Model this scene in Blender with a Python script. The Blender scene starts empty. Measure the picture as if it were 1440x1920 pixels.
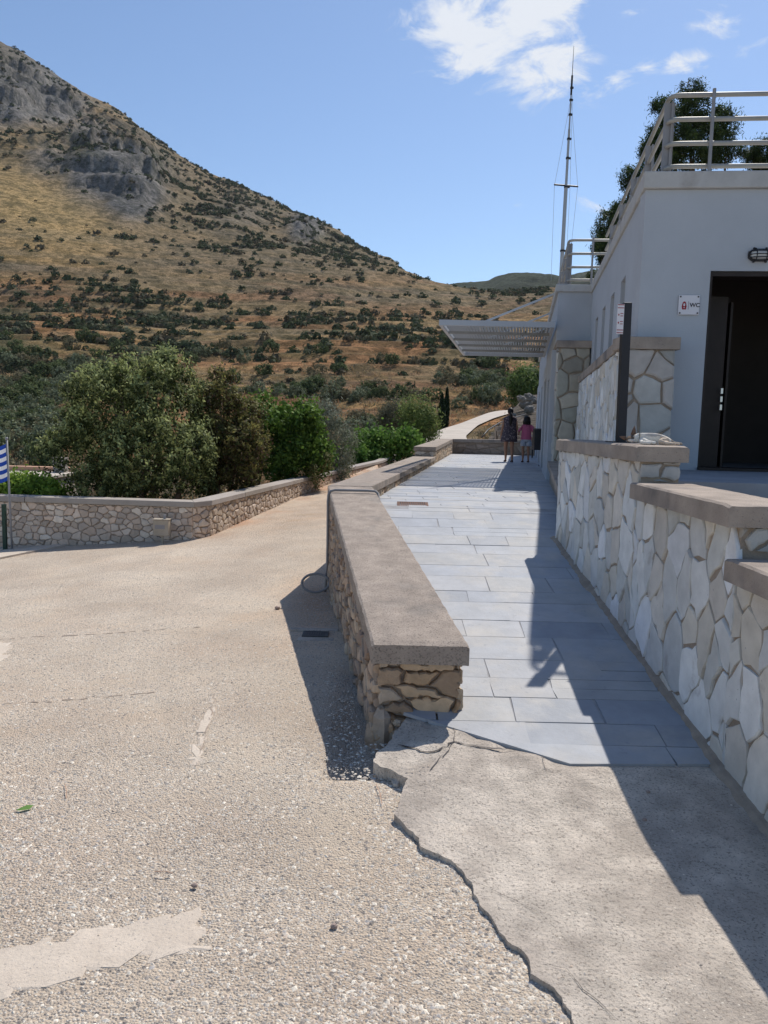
import bpy, bmesh, math, random
import numpy as np
from mathutils import Vector, Matrix
S = bpy.context.scene
C = S.collection
PI = math.pi
# ---------------------------------------------------------------- camera, world, sun, exposure
FPX, CAMZ = 1450.0, 1.75
PITCH, ROLL = math.radians(6.375), 0.024
cam = bpy.data.cameras.new('camera'); camo = bpy.data.objects.new('camera', cam); C.objects.link(camo)
cam.sensor_fit = 'VERTICAL'; cam.sensor_height = 36; cam.lens = FPX/1920*36
cam.clip_start = 0.05; cam.clip_end = 8000
camo.matrix_world = Matrix.Translation((0, 0, CAMZ)) @ Matrix.Rotation(PI/2-PITCH, 4, 'X') @ Matrix.Rotation(ROLL, 4, 'Z')
S.camera = camo
S.view_settings.view_transform = 'Standard'; S.view_settings.look = 'None'
S.view_settings.gamma = 1.0; S.view_settings.exposure = 0.0
SUN = Vector((0.37, 0.70, 1.0)).normalized()
SUN_EL = math.asin(SUN.z); SUN_AZ = math.atan2(SUN.x, SUN.y)
sl = bpy.data.lights.new('sun', 'SUN'); sl.energy = 4.75; sl.angle = math.radians(0.53); sl.color = (1.0, 0.945, 0.87)
so = bpy.data.objects.new('sun', sl); C.objects.link(so)
so.rotation_euler = (-SUN).to_track_quat('-Z', 'Y').to_euler(); so.location = (5, 5, 40)

def pdir(x, y):
    v = Matrix.Rotation(PI/2-PITCH, 3, 'X') @ Matrix.Rotation(ROLL, 3, 'Z') @ Vector(((x-720)/FPX, (960-y)/FPX, -1))
    return v
W = bpy.data.worlds.new('World'); S.world = W; W.use_nodes = True
def build_world():
    nt = W.node_tree; nt.nodes.clear(); N = nt.nodes.new; L = nt.links.new
    out = N('ShaderNodeOutputWorld'); bg = N('ShaderNodeBackground'); bg.inputs[1].default_value = 0.104
    sky = N('ShaderNodeTexSky'); sky.sky_type = 'NISHITA'; sky.sun_disc = False
    sky.sun_elevation = SUN_EL; sky.sun_rotation = SUN_AZ
    sky.air_density = 1.0; sky.dust_density = 0.3; sky.ozone_density = 3.0; sky.altitude = 100
    tc = N('ShaderNodeTexCoord')
    # wispy clouds: fixed directions in the sky, torn edges from noise
    dirs = [(860,35,.075,.045,1.25),(940,80,.085,.038,1.35),(1065,128,.060,.032,1.5),(1015,8,.06,.022,1.3),(990,105,.08,.025,1.2),(820,20,.05,.03,1.0),(900,60,.05,.04,.6),
            (1175,50,.022,.020,.8),(1215,113,.018,.014,.7),(1350,45,.035,.024,.9),(1300,112,.030,.015,.9),(1160,122,.02,.012,.5),(1408,78,.02,.013,.6),
            (1120,380,.055,.02,.45),(712,302,.012,.012,.6),(968,383,.012,.006,.5),(860,152,.05,.008,.4),(1020,150,.06,.010,.6)]
    mp = N('ShaderNodeMapping'); mp.inputs['Scale'].default_value = (9, 9, 20); mp.inputs['Rotation'].default_value = (0, .35, 0)
    L(tc.outputs['Generated'], mp.inputs[0])
    nz = N('ShaderNodeTexNoise'); nz.inputs['Scale'].default_value = 1.6; nz.inputs['Detail'].default_value = 9; nz.inputs['Roughness'].default_value = .62; nz.inputs['Distortion'].default_value = .5
    L(mp.outputs[0], nz.inputs['Vector'])
    acc = None
    for (x, y, rx, rz, w) in dirs:
        d = pdir(x, y).normalized()
        right = Vector((d.y, -d.x, 0)).normalized(); up = right.cross(d)
        sb = N('ShaderNodeVectorMath'); sb.operation = 'SUBTRACT'; L(tc.outputs['Generated'], sb.inputs[0]); sb.inputs[1].default_value = d
        ds = []
        for ax, r in ((right, rx), (up, rz), (d, .2)):
            dt = N('ShaderNodeVectorMath'); dt.operation = 'DOT_PRODUCT'; L(sb.outputs[0], dt.inputs[0]); dt.inputs[1].default_value = ax/r
            m = N('ShaderNodeMath'); m.operation = 'MULTIPLY'; L(dt.outputs['Value'], m.inputs[0]); L(dt.outputs['Value'], m.inputs[1]); ds.append(m)
        a = N('ShaderNodeMath'); a.operation = 'ADD'; L(ds[0].outputs[0], a.inputs[0]); L(ds[1].outputs[0], a.inputs[1])
        b = N('ShaderNodeMath'); b.operation = 'ADD'; L(a.outputs[0], b.inputs[0]); L(ds[2].outputs[0], b.inputs[1])
        e = N('ShaderNodeMath'); e.operation = 'MULTIPLY'; L(b.outputs[0], e.inputs[0]); e.inputs[1].default_value = -1.0
        p = N('ShaderNodeMath'); p.operation = 'EXPONENT'; L(e.outputs[0], p.inputs[0])
        q = N('ShaderNodeMath'); q.operation = 'MULTIPLY'; L(p.outputs[0], q.inputs[0]); q.inputs[1].default_value = w
        if acc is None: acc = q
        else:
            s = N('ShaderNodeMath'); s.operation = 'MAXIMUM'; L(acc.outputs[0], s.inputs[0]); L(q.outputs[0], s.inputs[1]); acc = s
    # density = mask + (noise-.5)*k
    t = N('ShaderNodeMath'); t.operation = 'MULTIPLY_ADD'; L(nz.outputs['Fac'], t.inputs[0]); t.inputs[1].default_value = 3.6; t.inputs[2].default_value = -2.25
    u = N('ShaderNodeMath'); u.operation = 'ADD'; L(t.outputs[0], u.inputs[0]); L(acc.outputs[0], u.inputs[1])
    mr = N('ShaderNodeMapRange'); mr.interpolation_type = 'SMOOTHSTEP'; L(u.outputs[0], mr.inputs['Value']); mr.inputs['From Min'].default_value = .02; mr.inputs['From Max'].default_value = .85
    mu = N('ShaderNodeMath'); mu.operation = 'MULTIPLY'; L(mr.outputs[0], mu.inputs[0])
    m2 = N('ShaderNodeMapRange'); L(acc.outputs[0], m2.inputs['Value']); m2.inputs['From Min'].default_value = .04; m2.inputs['From Max'].default_value = .4
    L(m2.outputs[0], mu.inputs[1])
    tint = N('ShaderNodeMix'); tint.data_type = 'RGBA'; tint.blend_type = 'MULTIPLY'; tint.inputs[0].default_value = 1.0
    L(sky.outputs[0], tint.inputs[6]); tint.inputs[7].default_value = (1.20, 1.23, 1.27, 1)
    mx = N('ShaderNodeMix'); mx.data_type = 'RGBA'; L(mu.outputs[0], mx.inputs[0]); L(tint.outputs[2], mx.inputs[6]); mx.inputs[7].default_value = (7.7, 8.1, 8.8, 1)
    L(mx.outputs[2], bg.inputs[0]); L(bg.outputs[0], out.inputs[0])
build_world()

# ---------------------------------------------------------------- helpers
rng = np.random.default_rng(7)
R_ = random.Random(11)
def tag(o, label=None, cat=None, group=None, kind=None):
    if label: o['label'] = label
    if cat: o['category'] = cat
    if group: o['group'] = group
    if kind: o['kind'] = kind
    return o
def empty(name, loc=(0, 0, 0)):
    o = bpy.data.objects.new(name, None); C.objects.link(o); o.location = loc; o.empty_display_size = .1
    return o
def link(name, me, parent=None):
    o = bpy.data.objects.new(name, me); C.objects.link(o)
    if parent:
        o.parent = parent; p = parent; off = Vector((0, 0, 0))
        while p: off += Vector(p.location); p = p.parent
        o.location = -off
    return o
class MB:
    """collects polygons; cols are per-face colours stored as a corner colour attribute"""
    def __init__(s): s.v = []; s.f = []; s.c = []; s.n = 0
    def add(s, vs, fs, col=None):
        k = s.n; s.v.extend([tuple(p) for p in vs]); s.n += len(vs)
        for i, f in enumerate(fs):
            s.f.append([j+k for j in f]); s.c.append(col if col is not None else (1, 1, 1))
        return s
    def box(s, x0, x1, y0, y1, z0, z1, col=None):
        return s.prism([(x0, y0), (x1, y0), (x1, y1), (x0, y1)], z0, z1, col)
    def prism(s, pts, z0, z1, col=None, bev=0.0):
        n = len(pts)
        z0s = z0 if isinstance(z0, (list, tuple)) else [z0]*n
        z1s = z1 if isinstance(z1, (list, tuple)) else [z1]*n
        vs = [(p[0], p[1], z0s[i]) for i, p in enumerate(pts)]+[(p[0], p[1], z1s[i]) for i, p in enumerate(pts)]
        fs = [list(range(n))[::-1], list(range(n, 2*n))]
        for i in range(n):
            j = (i+1) % n; fs.append([i, j, n+j, n+i])
        return s.add(vs, fs, col)
    def tube(s, pts, r, seg=8, col=None, cap=True):
        pts = [Vector(p) for p in pts]; rs = r if isinstance(r, (list, tuple)) else [r]*len(pts)
        vs = []; fs = []; prev = None
        for i, p in enumerate(pts):
            t = (pts[min(i+1, len(pts)-1)]-pts[max(i-1, 0)]).normalized()
            a = prev if prev is not None else (Vector((0, 0, 1)) if abs(t.z) < .9 else Vector((1, 0, 0)))
            u = (a - t*a.dot(t)).normalized(); prev = u; w = t.cross(u)
            for k in range(seg):
                an = 2*PI*k/seg; vs.append(p+(u*math.cos(an)+w*math.sin(an))*rs[i])
        for i in range(len(pts)-1):
            for k in range(seg):
                a = i*seg+k; b = i*seg+(k+1) % seg; fs.append([a, b, b+seg, a+seg])
        if cap: fs.append(list(range(seg))[::-1]); fs.append([len(vs)-seg+k for k in range(seg)])
        return s.add(vs, fs, col)
    def loft(s, rings, col=None, cap=True):
        n = len(rings[0]); vs = [p for r in rings for p in r]; fs = []
        for i in range(len(rings)-1):
            for k in range(n):
                a = i*n+k; b = i*n+(k+1) % n; fs.append([a, b, b+n, a+n])
        if cap: fs.append(list(range(n))[::-1]); fs.append([len(vs)-n+k for k in range(n)])
        return s.add(vs, fs, col)
    def ell(s, c, r, seg=12, rings=8, col=None, rot=None, noise=0, sd=0):
        vs = []; fs = []; rr = random.Random(sd)
        vs.append(Vector((0, 0, -1)))
        for i in range(1, rings):
            ph = -PI/2+PI*i/rings
            for k in range(seg):
                an = 2*PI*k/seg; vs.append(Vector((math.cos(ph)*math.cos(an), math.cos(ph)*math.sin(an), math.sin(ph))))
        vs.append(Vector((0, 0, 1)))
        for k in range(seg):
            fs.append([0, 1+(k+1) % seg, 1+k]); t = len(vs)-1; b = 1+(rings-2)*seg; fs.append([t, b+k, b+(k+1) % seg])
        for i in range(rings-2):
            for k in range(seg):
                a = 1+i*seg+k; b = 1+i*seg+(k+1) % seg; fs.append([a, b, b+seg, a+seg])
        M = rot if rot is not None else Matrix.Identity(3)
        vs = [Vector(c)+M@Vector((v.x*r[0], v.y*r[1], v.z*r[2]))*(1+noise*(rr.random()-.5)) for v in vs]
        return s.add(vs, fs, col)
    def build(s, name, m, parent=None, smooth=False, bevel=0):
        me = bpy.data.meshes.new(name); me.from_pydata(s.v, [], s.f); me.validate(clean_customdata=False)
        if len(me.polygons) == len(s.f):
            at = me.color_attributes.new('Col', 'FLOAT_COLOR', 'CORNER')
            cnt = np.array([len(f) for f in s.f]); cc = np.ones((len(s.f), 4), np.float32); cc[:, :3] = np.array(s.c, np.float32)[:, :3]
            at.data.foreach_set('color', np.repeat(cc, cnt, axis=0).ravel())
        if smooth: me.polygons.foreach_set('use_smooth', [True]*len(me.polygons))
        me.materials.append(m)
        o = link(name, me, parent)
        if bevel:
            b = o.modifiers.new('bevel', 'BEVEL'); b.width = bevel; b.segments = 2; b.limit_method = 'ANGLE'; b.angle_limit = math.radians(40)
        return o
def np_mesh(name, verts, nper, m, colors=None, parent=None, smooth=False):
    """verts (F*nper,3): unconnected polygons of nper corners, colors (F,3)"""
    F = len(verts)//nper
    me = bpy.data.meshes.new(name); me.vertices.add(len(verts)); me.vertices.foreach_set('co', verts.astype(np.float32).ravel())
    me.loops.add(len(verts)); me.loops.foreach_set('vertex_index', np.arange(len(verts), dtype=np.int32))
    me.polygons.add(F); me.polygons.foreach_set('loop_start', np.arange(0, len(verts), nper, dtype=np.int32))
    me.update(calc_edges=True)
    if colors is not None:
        at = me.color_attributes.new('Col', 'FLOAT_COLOR', 'CORNER'); cc = np.ones((F, 4), np.float32); cc[:, :3] = colors
        at.data.foreach_set('color', np.repeat(cc, nper, axis=0).ravel())
    me.materials.append(m)
    return link(name, me, parent)
def idx_mesh(name, verts, faces, m, colors=None, parent=None, smooth=False):
    """verts (V,3), faces (F,k) ; colors per vertex"""
    k = faces.shape[1]; F = len(faces)
    me = bpy.data.meshes.new(name); me.vertices.add(len(verts)); me.vertices.foreach_set('co', verts.astype(np.float32).ravel())
    me.loops.add(F*k); me.loops.foreach_set('vertex_index', faces.astype(np.int32).ravel())
    me.polygons.add(F); me.polygons.foreach_set('loop_start', np.arange(0, F*k, k, dtype=np.int32))
    me.update(calc_edges=True)
    if colors is not None:
        at = me.color_attributes.new('Col', 'FLOAT_COLOR', 'POINT'); cc = np.ones((len(verts), 4), np.float32); cc[:, :3] = colors
        at.data.foreach_set('color', cc.ravel())
    if smooth: me.polygons.foreach_set('use_smooth', np.ones(F, dtype=bool))
    me.materials.append(m)
    return link(name, me, parent)
def _h(ix, iy, s):
    n = (ix.astype(np.int64)*374761393+iy.astype(np.int64)*668265263+s*1442695041) & 0x7fffffff
    n = ((n ^ (n >> 13))*1274126177) & 0x7fffffff
    return ((n ^ (n >> 16)) & 0xffff)/65535.0
def vn(x, y, s=0):
    x = np.asarray(x, float); y = np.asarray(y, float)
    ix = np.floor(x).astype(int); iy = np.floor(y).astype(int); fx = x-ix; fy = y-iy
    fx = fx*fx*(3-2*fx); fy = fy*fy*(3-2*fy)
    a = _h(ix, iy, s); b = _h(ix+1, iy, s); c = _h(ix, iy+1, s); d = _h(ix+1, iy+1, s)
    return (a*(1-fx)+b*fx)*(1-fy)+(c*(1-fx)+d*fx)*fy
def fbm(x, y, o=4, s=0):
    t = 0; a = 1; n = 0
    for i in range(o):
        t = t+a*vn(np.asarray(x)*2**i, np.asarray(y)*2**i, s+i*17); n += a; a *= .5
    return t/n*2-1
def smooth(a, b, x):
    t = np.clip((x-a)/(b-a), 0, 1); return t*t*(3-2*t)

# ---------------------------------------------------------------- materials
def mat(name, col=(1, 1, 1), rough=.85, attr=False, var=0.0, vscale=3.0, spots=None, bump=0.0, bscale=60.0, metal=0.0, trans=0.0, spec=.3, stain=None, detail=8):
    """one procedural material: base colour (or mesh colour attribute) x noise, optional second tone, stains and bump"""
    m = bpy.data.materials.new(name); m.use_nodes = True; nt = m.node_tree; N = nt.nodes.new; L = nt.links.new
    b = nt.nodes['Principled BSDF']; b.inputs['Roughness'].default_value = rough; b.inputs['Metallic'].default_value = metal
    b.inputs['Specular IOR Level'].default_value = spec
    tc = N('ShaderNodeTexCoord')
    def noise(scale, det=detail, ro=.6, w=0):
        n = N('ShaderNodeTexNoise'); n.inputs['Scale'].default_value = scale; n.inputs['Detail'].default_value = det; n.inputs['Roughness'].default_value = ro
        L(tc.outputs['Object'], n.inputs['Vector']); return n.outputs['Fac']
    def mix(fac, a, c2, mode='MIX'):
        x = N('ShaderNodeMix'); x.data_type = 'RGBA'; x.blend_type = mode
        if isinstance(fac, float): x.inputs[0].default_value = fac
        else: L(fac, x.inputs[0])
        for i, q in ((6, a), (7, c2)):
            if isinstance(q, tuple): x.inputs[i].default_value = (q[0], q[1], q[2], 1)
            else: L(q, x.inputs[i])
        return x.outputs[2]
    def ramp(v, lo, hi):
        r = N('ShaderNodeMapRange'); L(v, r.inputs['Value']); r.inputs['From Min'].default_value = lo; r.inputs['From Max'].default_value = hi; return r.outputs[0]
    if attr:
        a = N('ShaderNodeAttribute'); a.attribute_name = 'Col'; base = mix(1.0, a.outputs['Color'], tuple(col), 'MULTIPLY')
    else: base = mix(0.0, tuple(col), tuple(col))
    if stain:
        sc, col2, lo, hi = stain; base = mix(ramp(noise(sc), lo, hi), base, col2)
    if spots:
        sc, col2, lo, hi = spots; base = mix(ramp(noise(sc, 3, .7), lo, hi), base, col2)
    if var:
        v = ramp(noise(vscale), .3, .7)
        base = mix(v, mix(1.0, base, (1-var,)*3, 'MULTIPLY'), mix(1.0, base, (1+var,)*3, 'MULTIPLY'))
    L(base, b.inputs['Base Color'])
    if bump:
        bp = N('ShaderNodeBump'); bp.inputs['Strength'].default_value = bump; bp.inputs['Distance'].default_value = .01
        L(noise(bscale, 6, .7), bp.inputs['Height']); L(bp.outputs[0], b.inputs['Normal'])
    if trans:
        out = nt.nodes['Material Output']; tr = N('ShaderNodeBsdfTranslucent'); L(base, tr.inputs[0]); ms = N('ShaderNodeMixShader'); ms.inputs[0].default_value = trans
        L(b.outputs[0], ms.inputs[1]); L(tr.outputs[0], ms.inputs[2]); L(ms.outputs[0], out.inputs[0])
    return m
def gravel_mat():
    m = bpy.data.materials.new('gravel'); m.use_nodes = True; nt = m.node_tree; N = nt.nodes.new; L = nt.links.new
    b = nt.nodes['Principled BSDF']; b.inputs['Roughness'].default_value = .95; b.inputs['Specular IOR Level'].default_value = .15
    tc = N('ShaderNodeTexCoord')
    def noise(s, d=8, r=.6):
        n = N('ShaderNodeTexNoise'); n.inputs['Scale'].default_value = s; n.inputs['Detail'].default_value = d; n.inputs['Roughness'].default_value = r; L(tc.outputs['Object'], n.inputs[0]); return n.outputs['Fac']
    def mr(v, a, c):
        r = N('ShaderNodeMapRange'); L(v, r.inputs[0]); r.inputs[1].default_value = a; r.inputs[2].default_value = c; return r.outputs[0]
    def mx(f, a, c, mode='MIX'):
        x = N('ShaderNodeMix'); x.data_type = 'RGBA'; x.blend_type = mode
        if isinstance(f, float): x.inputs[0].default_value = f
        else: L(f, x.inputs[0])
        for i, q in ((6, a), (7, c)):
            if isinstance(q, tuple): x.inputs[i].default_value = (*q, 1)
            else: L(q, x.inputs[i])
        return x.outputs[2]
    v = N('ShaderNodeTexVoronoi'); v.inputs['Scale'].default_value = 98; L(tc.outputs['Object'], v.inputs[0])
    v2 = N('ShaderNodeTexVoronoi'); v2.inputs['Scale'].default_value = 48; L(tc.outputs['Object'], v2.inputs[0])
    a = N('ShaderNodeAttribute'); a.attribute_name = 'Col'
    base = mx(mr(noise(.8), .38, .62), (.70, .585, .455), (.57, .455, .345))
    base = mx(1.0, base, a.outputs['Color'], 'MULTIPLY')
    sep = N('ShaderNodeSeparateColor'); L(v.outputs['Color'], sep.inputs[0])
    sep2 = N('ShaderNodeSeparateColor'); L(v2.outputs['Color'], sep2.inputs[0])
    peb = mx(mr(sep.outputs[0], .1, .9), (.27, .235, .205), (.80, .74, .65))
    amt = N('ShaderNodeMath'); amt.operation = 'MULTIPLY'; L(mr(noise(1.7, 5), .33, .5), amt.inputs[0]); L(mr(v.outputs['Distance'], .5, .25), amt.inputs[1])
    base = mx(amt.outputs[0], base, peb)
    bl = N('ShaderNodeMath'); bl.operation = 'MULTIPLY'; L(mr(sep2.outputs[1], .78, .8), bl.inputs[0]); L(mr(v2.outputs['Distance'], .42, .3), bl.inputs[1])
    base = mx(bl.outputs[0], base, (.28, .25, .225))
    L(base, b.inputs['Base Color'])
    h = N('ShaderNodeMath'); h.operation = 'MULTIPLY_ADD'; L(v.outputs['Distance'], h.inputs[0]); h.inputs[1].default_value = -.6; L(noise(35, 8, .75), h.inputs[2])
    bp = N('ShaderNodeBump'); bp.inputs['Strength'].default_value = 1.0; bp.inputs['Distance'].default_value = .018
    L(h.outputs[0], bp.inputs['Height']); L(bp.outputs[0], b.inputs['Normal'])
    return m
M = {}
M['gravel'] = gravel_mat()
M['apron'] = mat('old concrete', (.585, .515, .435), .95, var=.22, vscale=7.0, bump=1.2, bscale=42, spots=(85, (.30, .26, .22), .54, .62), stain=(2.2, (.45, .39, .33), .44, .58))
M['patch'] = mat('smooth concrete', (.60, .515, .42), .9, var=.10, vscale=6, bump=.6, bscale=60, spots=(75, (.40, .35, .30), .58, .66), stain=(4, (.56, .475, .385), .42, .6))
M['cap'] = mat('coping concrete', (.385, .32, .265), .95, attr=True, var=.2, vscale=6, bump=1.0, bscale=75, spots=(85, (.17, .145, .125), .53, .66), stain=(2.5, (.27, .24, .21), .52, .72))
M['capdark'] = mat('weathered coping', (.37, .305, .25), .95, attr=True, var=.2, vscale=4, bump=.5, bscale=90, spots=(90, (.15, .13, .12), .62, .7), stain=(1.8, (.19, .17, .16), .5, .7))
M['capgrey'] = mat('grey stone coping', (.37, .325, .285), .9, attr=True, var=.1, vscale=4, bump=.3, bscale=80, spots=(70, (.27, .25, .24), .62, .7))
M['mortar'] = mat('mortar', (.38, .305, .245), .98, var=.2, vscale=9, bump=.8, bscale=70)
M['mortard'] = mat('brown mortar', (.36, .29, .225), .98, var=.2, vscale=9, bump=.7, bscale=70)
M['stone'] = mat('rubble stone', (1, 1, 1), .92, attr=True, var=.16, vscale=14, bump=.8, bscale=45, stain=(3.0, (.30, .20, .13), .58, .80))
M['stonel'] = mat('pale rubble stone', (1, 1, 1), .92, attr=True, var=.12, vscale=14, bump=.6, bscale=45)
M['slabw'] = mat('white quartzite slab', (1, 1, 1), .75, attr=True, var=.13, vscale=7, bump=.5, bscale=32, stain=(5, (.36, .31, .27), .60, .82), spots=(28, (.30, .28, .27), .68, .78))
M['flag'] = mat('slate flagstone', (1, 1, 1), .62, attr=True, var=.11, vscale=5, bump=.35, bscale=24, stain=(2.6, (.44, .42, .39), .48, .72), spots=(17, (.31, .32, .34), .62, .72))
M['joint'] = mat('paving joint', (.34, .335, .335), .95, var=.2, vscale=6)
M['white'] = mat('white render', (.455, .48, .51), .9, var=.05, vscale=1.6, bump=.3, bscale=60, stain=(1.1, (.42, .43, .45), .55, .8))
M['roofslab'] = mat('roof slab', (.50, .49, .47), .95, var=.15, vscale=3, bump=.4, bscale=50, stain=(3, (.33, .31, .29), .52, .7))
M['reveal'] = mat('window reveal', (.66, .60, .52), .9)
M['rail'] = mat('galvanised rail', (.34, .33, .30), .5, metal=.25, var=.1, vscale=6, spec=.5)
M['plate'] = mat('grey painted steel', (.27, .27, .28), .55, var=.1, vscale=5)
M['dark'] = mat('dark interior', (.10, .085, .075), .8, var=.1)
M['darkwood'] = mat('dark brown door', (.030, .020, .016), .5, var=.2, vscale=8)
M['tilefloor'] = mat('mid-grey terrace floor', (.30, .30, .31), .7, var=.15, vscale=3)  # one even grey with random tone variation
M['black'] = mat('black steel', (.028, .028, .032), .5, var=.1)
M['greenp'] = mat('dark green steel', (.02, .05, .035), .5)
M['steel'] = mat('steel', (.6, .6, .6), .3, metal=1)
M['mast'] = mat('mast steel', (.36, .37, .38), .5, metal=.3, var=.1)
M['slat'] = mat('white aluminium', (.50, .52, .54), .45, var=.04)
M['signw'] = mat('sign plate', (.72, .70, .72), .4)
M['red'] = mat('dark red print', (.32, .02, .03), .6)
M['ink'] = mat('dark print', (.03, .025, .03), .6)
M['glassb'] = mat('frosted lamp glass', (.55, .56, .55), .3)
M['rust'] = mat('rusty grate', (.16, .085, .06), .8, var=.3, vscale=20, bump=.3)
M['grate'] = mat('iron grate', (.10, .095, .09), .7, var=.2, vscale=20)
M['conduit'] = mat('grey plastic pipe', (.26, .25, .25), .6, var=.1)
M['hose'] = mat('black hose', (.02, .02, .02), .5)
M['boxm'] = mat('beige cabinet', (.40, .345, .27), .7, var=.1, vscale=8, stain=(4, (.30, .26, .22), .55, .75))
M['blue'] = mat('blue cloth', (.02, .07, .38), .8, trans=.2)
M['wcloth'] = mat('white cloth', (.78, .79, .82), .8, trans=.2)
M['bark'] = mat('bark', (.16, .12, .09), .95, var=.3, vscale=12, bump=.8, bscale=30)
M['leaf'] = mat('leaves', (1, 1, 1), .7, attr=True, trans=.28, spec=.15)
M['farleaf'] = mat('distant scrub', (1, 1, 1), .9, attr=True, spec=.1, trans=.2)
M['needle'] = mat('pine needles', (1, 1, 1), .7, attr=True, trans=.15)
M['hill'] = None
M['path'] = mat('dirt road', (.50, .44, .37), .95, var=.12, vscale=.8, bump=.3, bscale=20)
M['rock'] = mat('grey rock', (.19, .175, .155), .95, var=.3, vscale=2.5, bump=1, bscale=8)
M['skin'] = mat('skin', (.36, .19, .12), .6)
M['hair'] = mat('dark hair', (.012, .009, .008), .55)
M['tunic'] = mat('floral tunic', (.07, .055, .07), .85, spots=(22, (.34, .27, .27), .55, .62), var=.3, vscale=30)
M['pink'] = mat('pink cotton', (.52, .13, .24), .85, var=.08, vscale=20)
M['denim'] = mat('pale blue denim', (.42, .46, .55), .85, var=.08, vscale=30)
M['shoe'] = mat('dark sandals', (.05, .025, .03), .6)
M['fur'] = mat('white and tabby fur', (1, 1, 1), .95, attr=True, var=.12, vscale=40, bump=.6, bscale=180)
M['leafg'] = mat('fallen green leaf', (.13, .26, .05), .6, trans=.2)
M['paint'] = mat('terracotta trim', (.50, .30, .2), .9)
M['pebble'] = mat('pebbles', (1, 1, 1), .9, attr=True, var=.1, vscale=60)

# ---------------------------------------------------------------- terrain functions
HZ = lambda px: 798+.024*(px-720)
US = np.array([-3, -1.0, -.6, -.5, -.35, -.2, -.1, 0, .07, .12, .2, .35, .6, 1.2, 3])
def zr(u, row, y): return (HZ(720+1450*u)-row)/1450*y+CAMZ
def table():
    cols = []
    sky = {-3: 300, -1.0: 130, -.6: 95, -.5: 109, -.35: 228, -.2: 366, -.1: 427, 0: 498, .07: 540, .12: 548, .2: 546, .35: 540, .6: 520, 1.2: 480, 3: 500}
    D = {-3: 1000, -1.0: 1000, -.6: 980, -.5: 950, -.35: 900, -.2: 820, -.1: 760, 0: 660, .07: 500, .12: 440, .2: 425, .35: 420, .6: 420, 1.2: 420, 3: 420}
    mid = {-3: 450, -1.0: 430, -.6: 425, -.5: 430, -.35: 458, -.2: 490, -.1: 508, 0: 525, .07: 541, .12: 551, .2: 549, .35: 545, .6: 530, 1.2: 500, 3: 500}
    for u in US:
        u = float(u); d = D[u]
        uc = max(min(u, .2), -.5); f = (uc+.5)/.7
        ys = [0, 14, 20, 35, 60, 100, 170, 280, 410, d, d*1.25, 2200, 4000]
        z60 = zr(uc, np.interp(f, [0, .43, .71, 1], [862, 852, 836, 815]), 60)
        z100 = zr(uc, np.interp(f, [0, .43, .71, 1], [795, 778, 772, 765]), 100)
        z170 = zr(uc, np.interp(f, [0, .43, .71, 1], [694, 702, 703, 706]), 170)
        z280 = zr(uc, np.interp(f, [0, .43, .71, 1], [580, 605, 612, 622]), 280)
        z410 = zr(uc, mid[u] if d > 450 else sky[u]+6, 410)
        zs_ = zr(uc if abs(u) > 1 else u, sky[u], d)
        zn = float(np.interp(f, [0, .43, .6, .71, .8, 1], [-2.6, -1.7, -1.0, -.4, .0, .25]))
        cols.append(([*ys], [-2.6, -2.4, min(-1.2, zn), zn, z60, z100, z170, z280, z410, zs_, zs_*.9, zs_*.2, zs_*.1]))
    return cols
COLS = table()
def hz0(x, y):
    x = np.asarray(x, float); y = np.asarray(y, float)
    u = np.clip(x/np.maximum(y, 1), -3, 3)
    zc = np.stack([np.interp(y, c[0], c[1]) for c in COLS])       # K x N
    i = np.clip(np.searchsorted(US, u)-1, 0, len(US)-2); f = (u-US[i])/(US[i+1]-US[i]); f = f*f*(3-2*f)*.5+f*.5
    n = np.arange(len(u.ravel()))
    zc = zc.reshape(len(US), -1); ii = i.ravel(); ff = f.ravel()
    return (zc[ii, n]*(1-ff)+zc[ii+1, n]*ff).reshape(u.shape)
# rock outcrops given as (px,row,half width px,half height px): found on the terrain below, then used as world-space masks
def rockmask(px, row):
    m = np.zeros_like(px)
    for (cx, cy, rx, ry, w) in [(20, 170, 120, 62, 1.1), (110, 200, 60, 40, .8), (215, 320, 95, 62, 1.0), (250, 360, 60, 50, 1.0), (100, 300, 55, 40, .5), (165, 250, 60, 35, .6), (575, 425, 32, 32, .9), (450, 215+180, 60, 30, .25), (120, 130, 100, 40, .6)]:
        m = np.maximum(m, w*np.exp(-(((px-cx)/rx)**2+((row-cy)/ry)**2)**1.5))
    return m
def proj(x, y, z):
    v = np.stack([x, y, z-CAMZ], -1) @ np.array(Matrix.Rotation(PI/2-PITCH, 3, 'X') @ Matrix.Rotation(ROLL, 3, 'Z'))
    return 720+FPX*v[..., 0]/-v[..., 2], 960-FPX*v[..., 1]/-v[..., 2]
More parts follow.
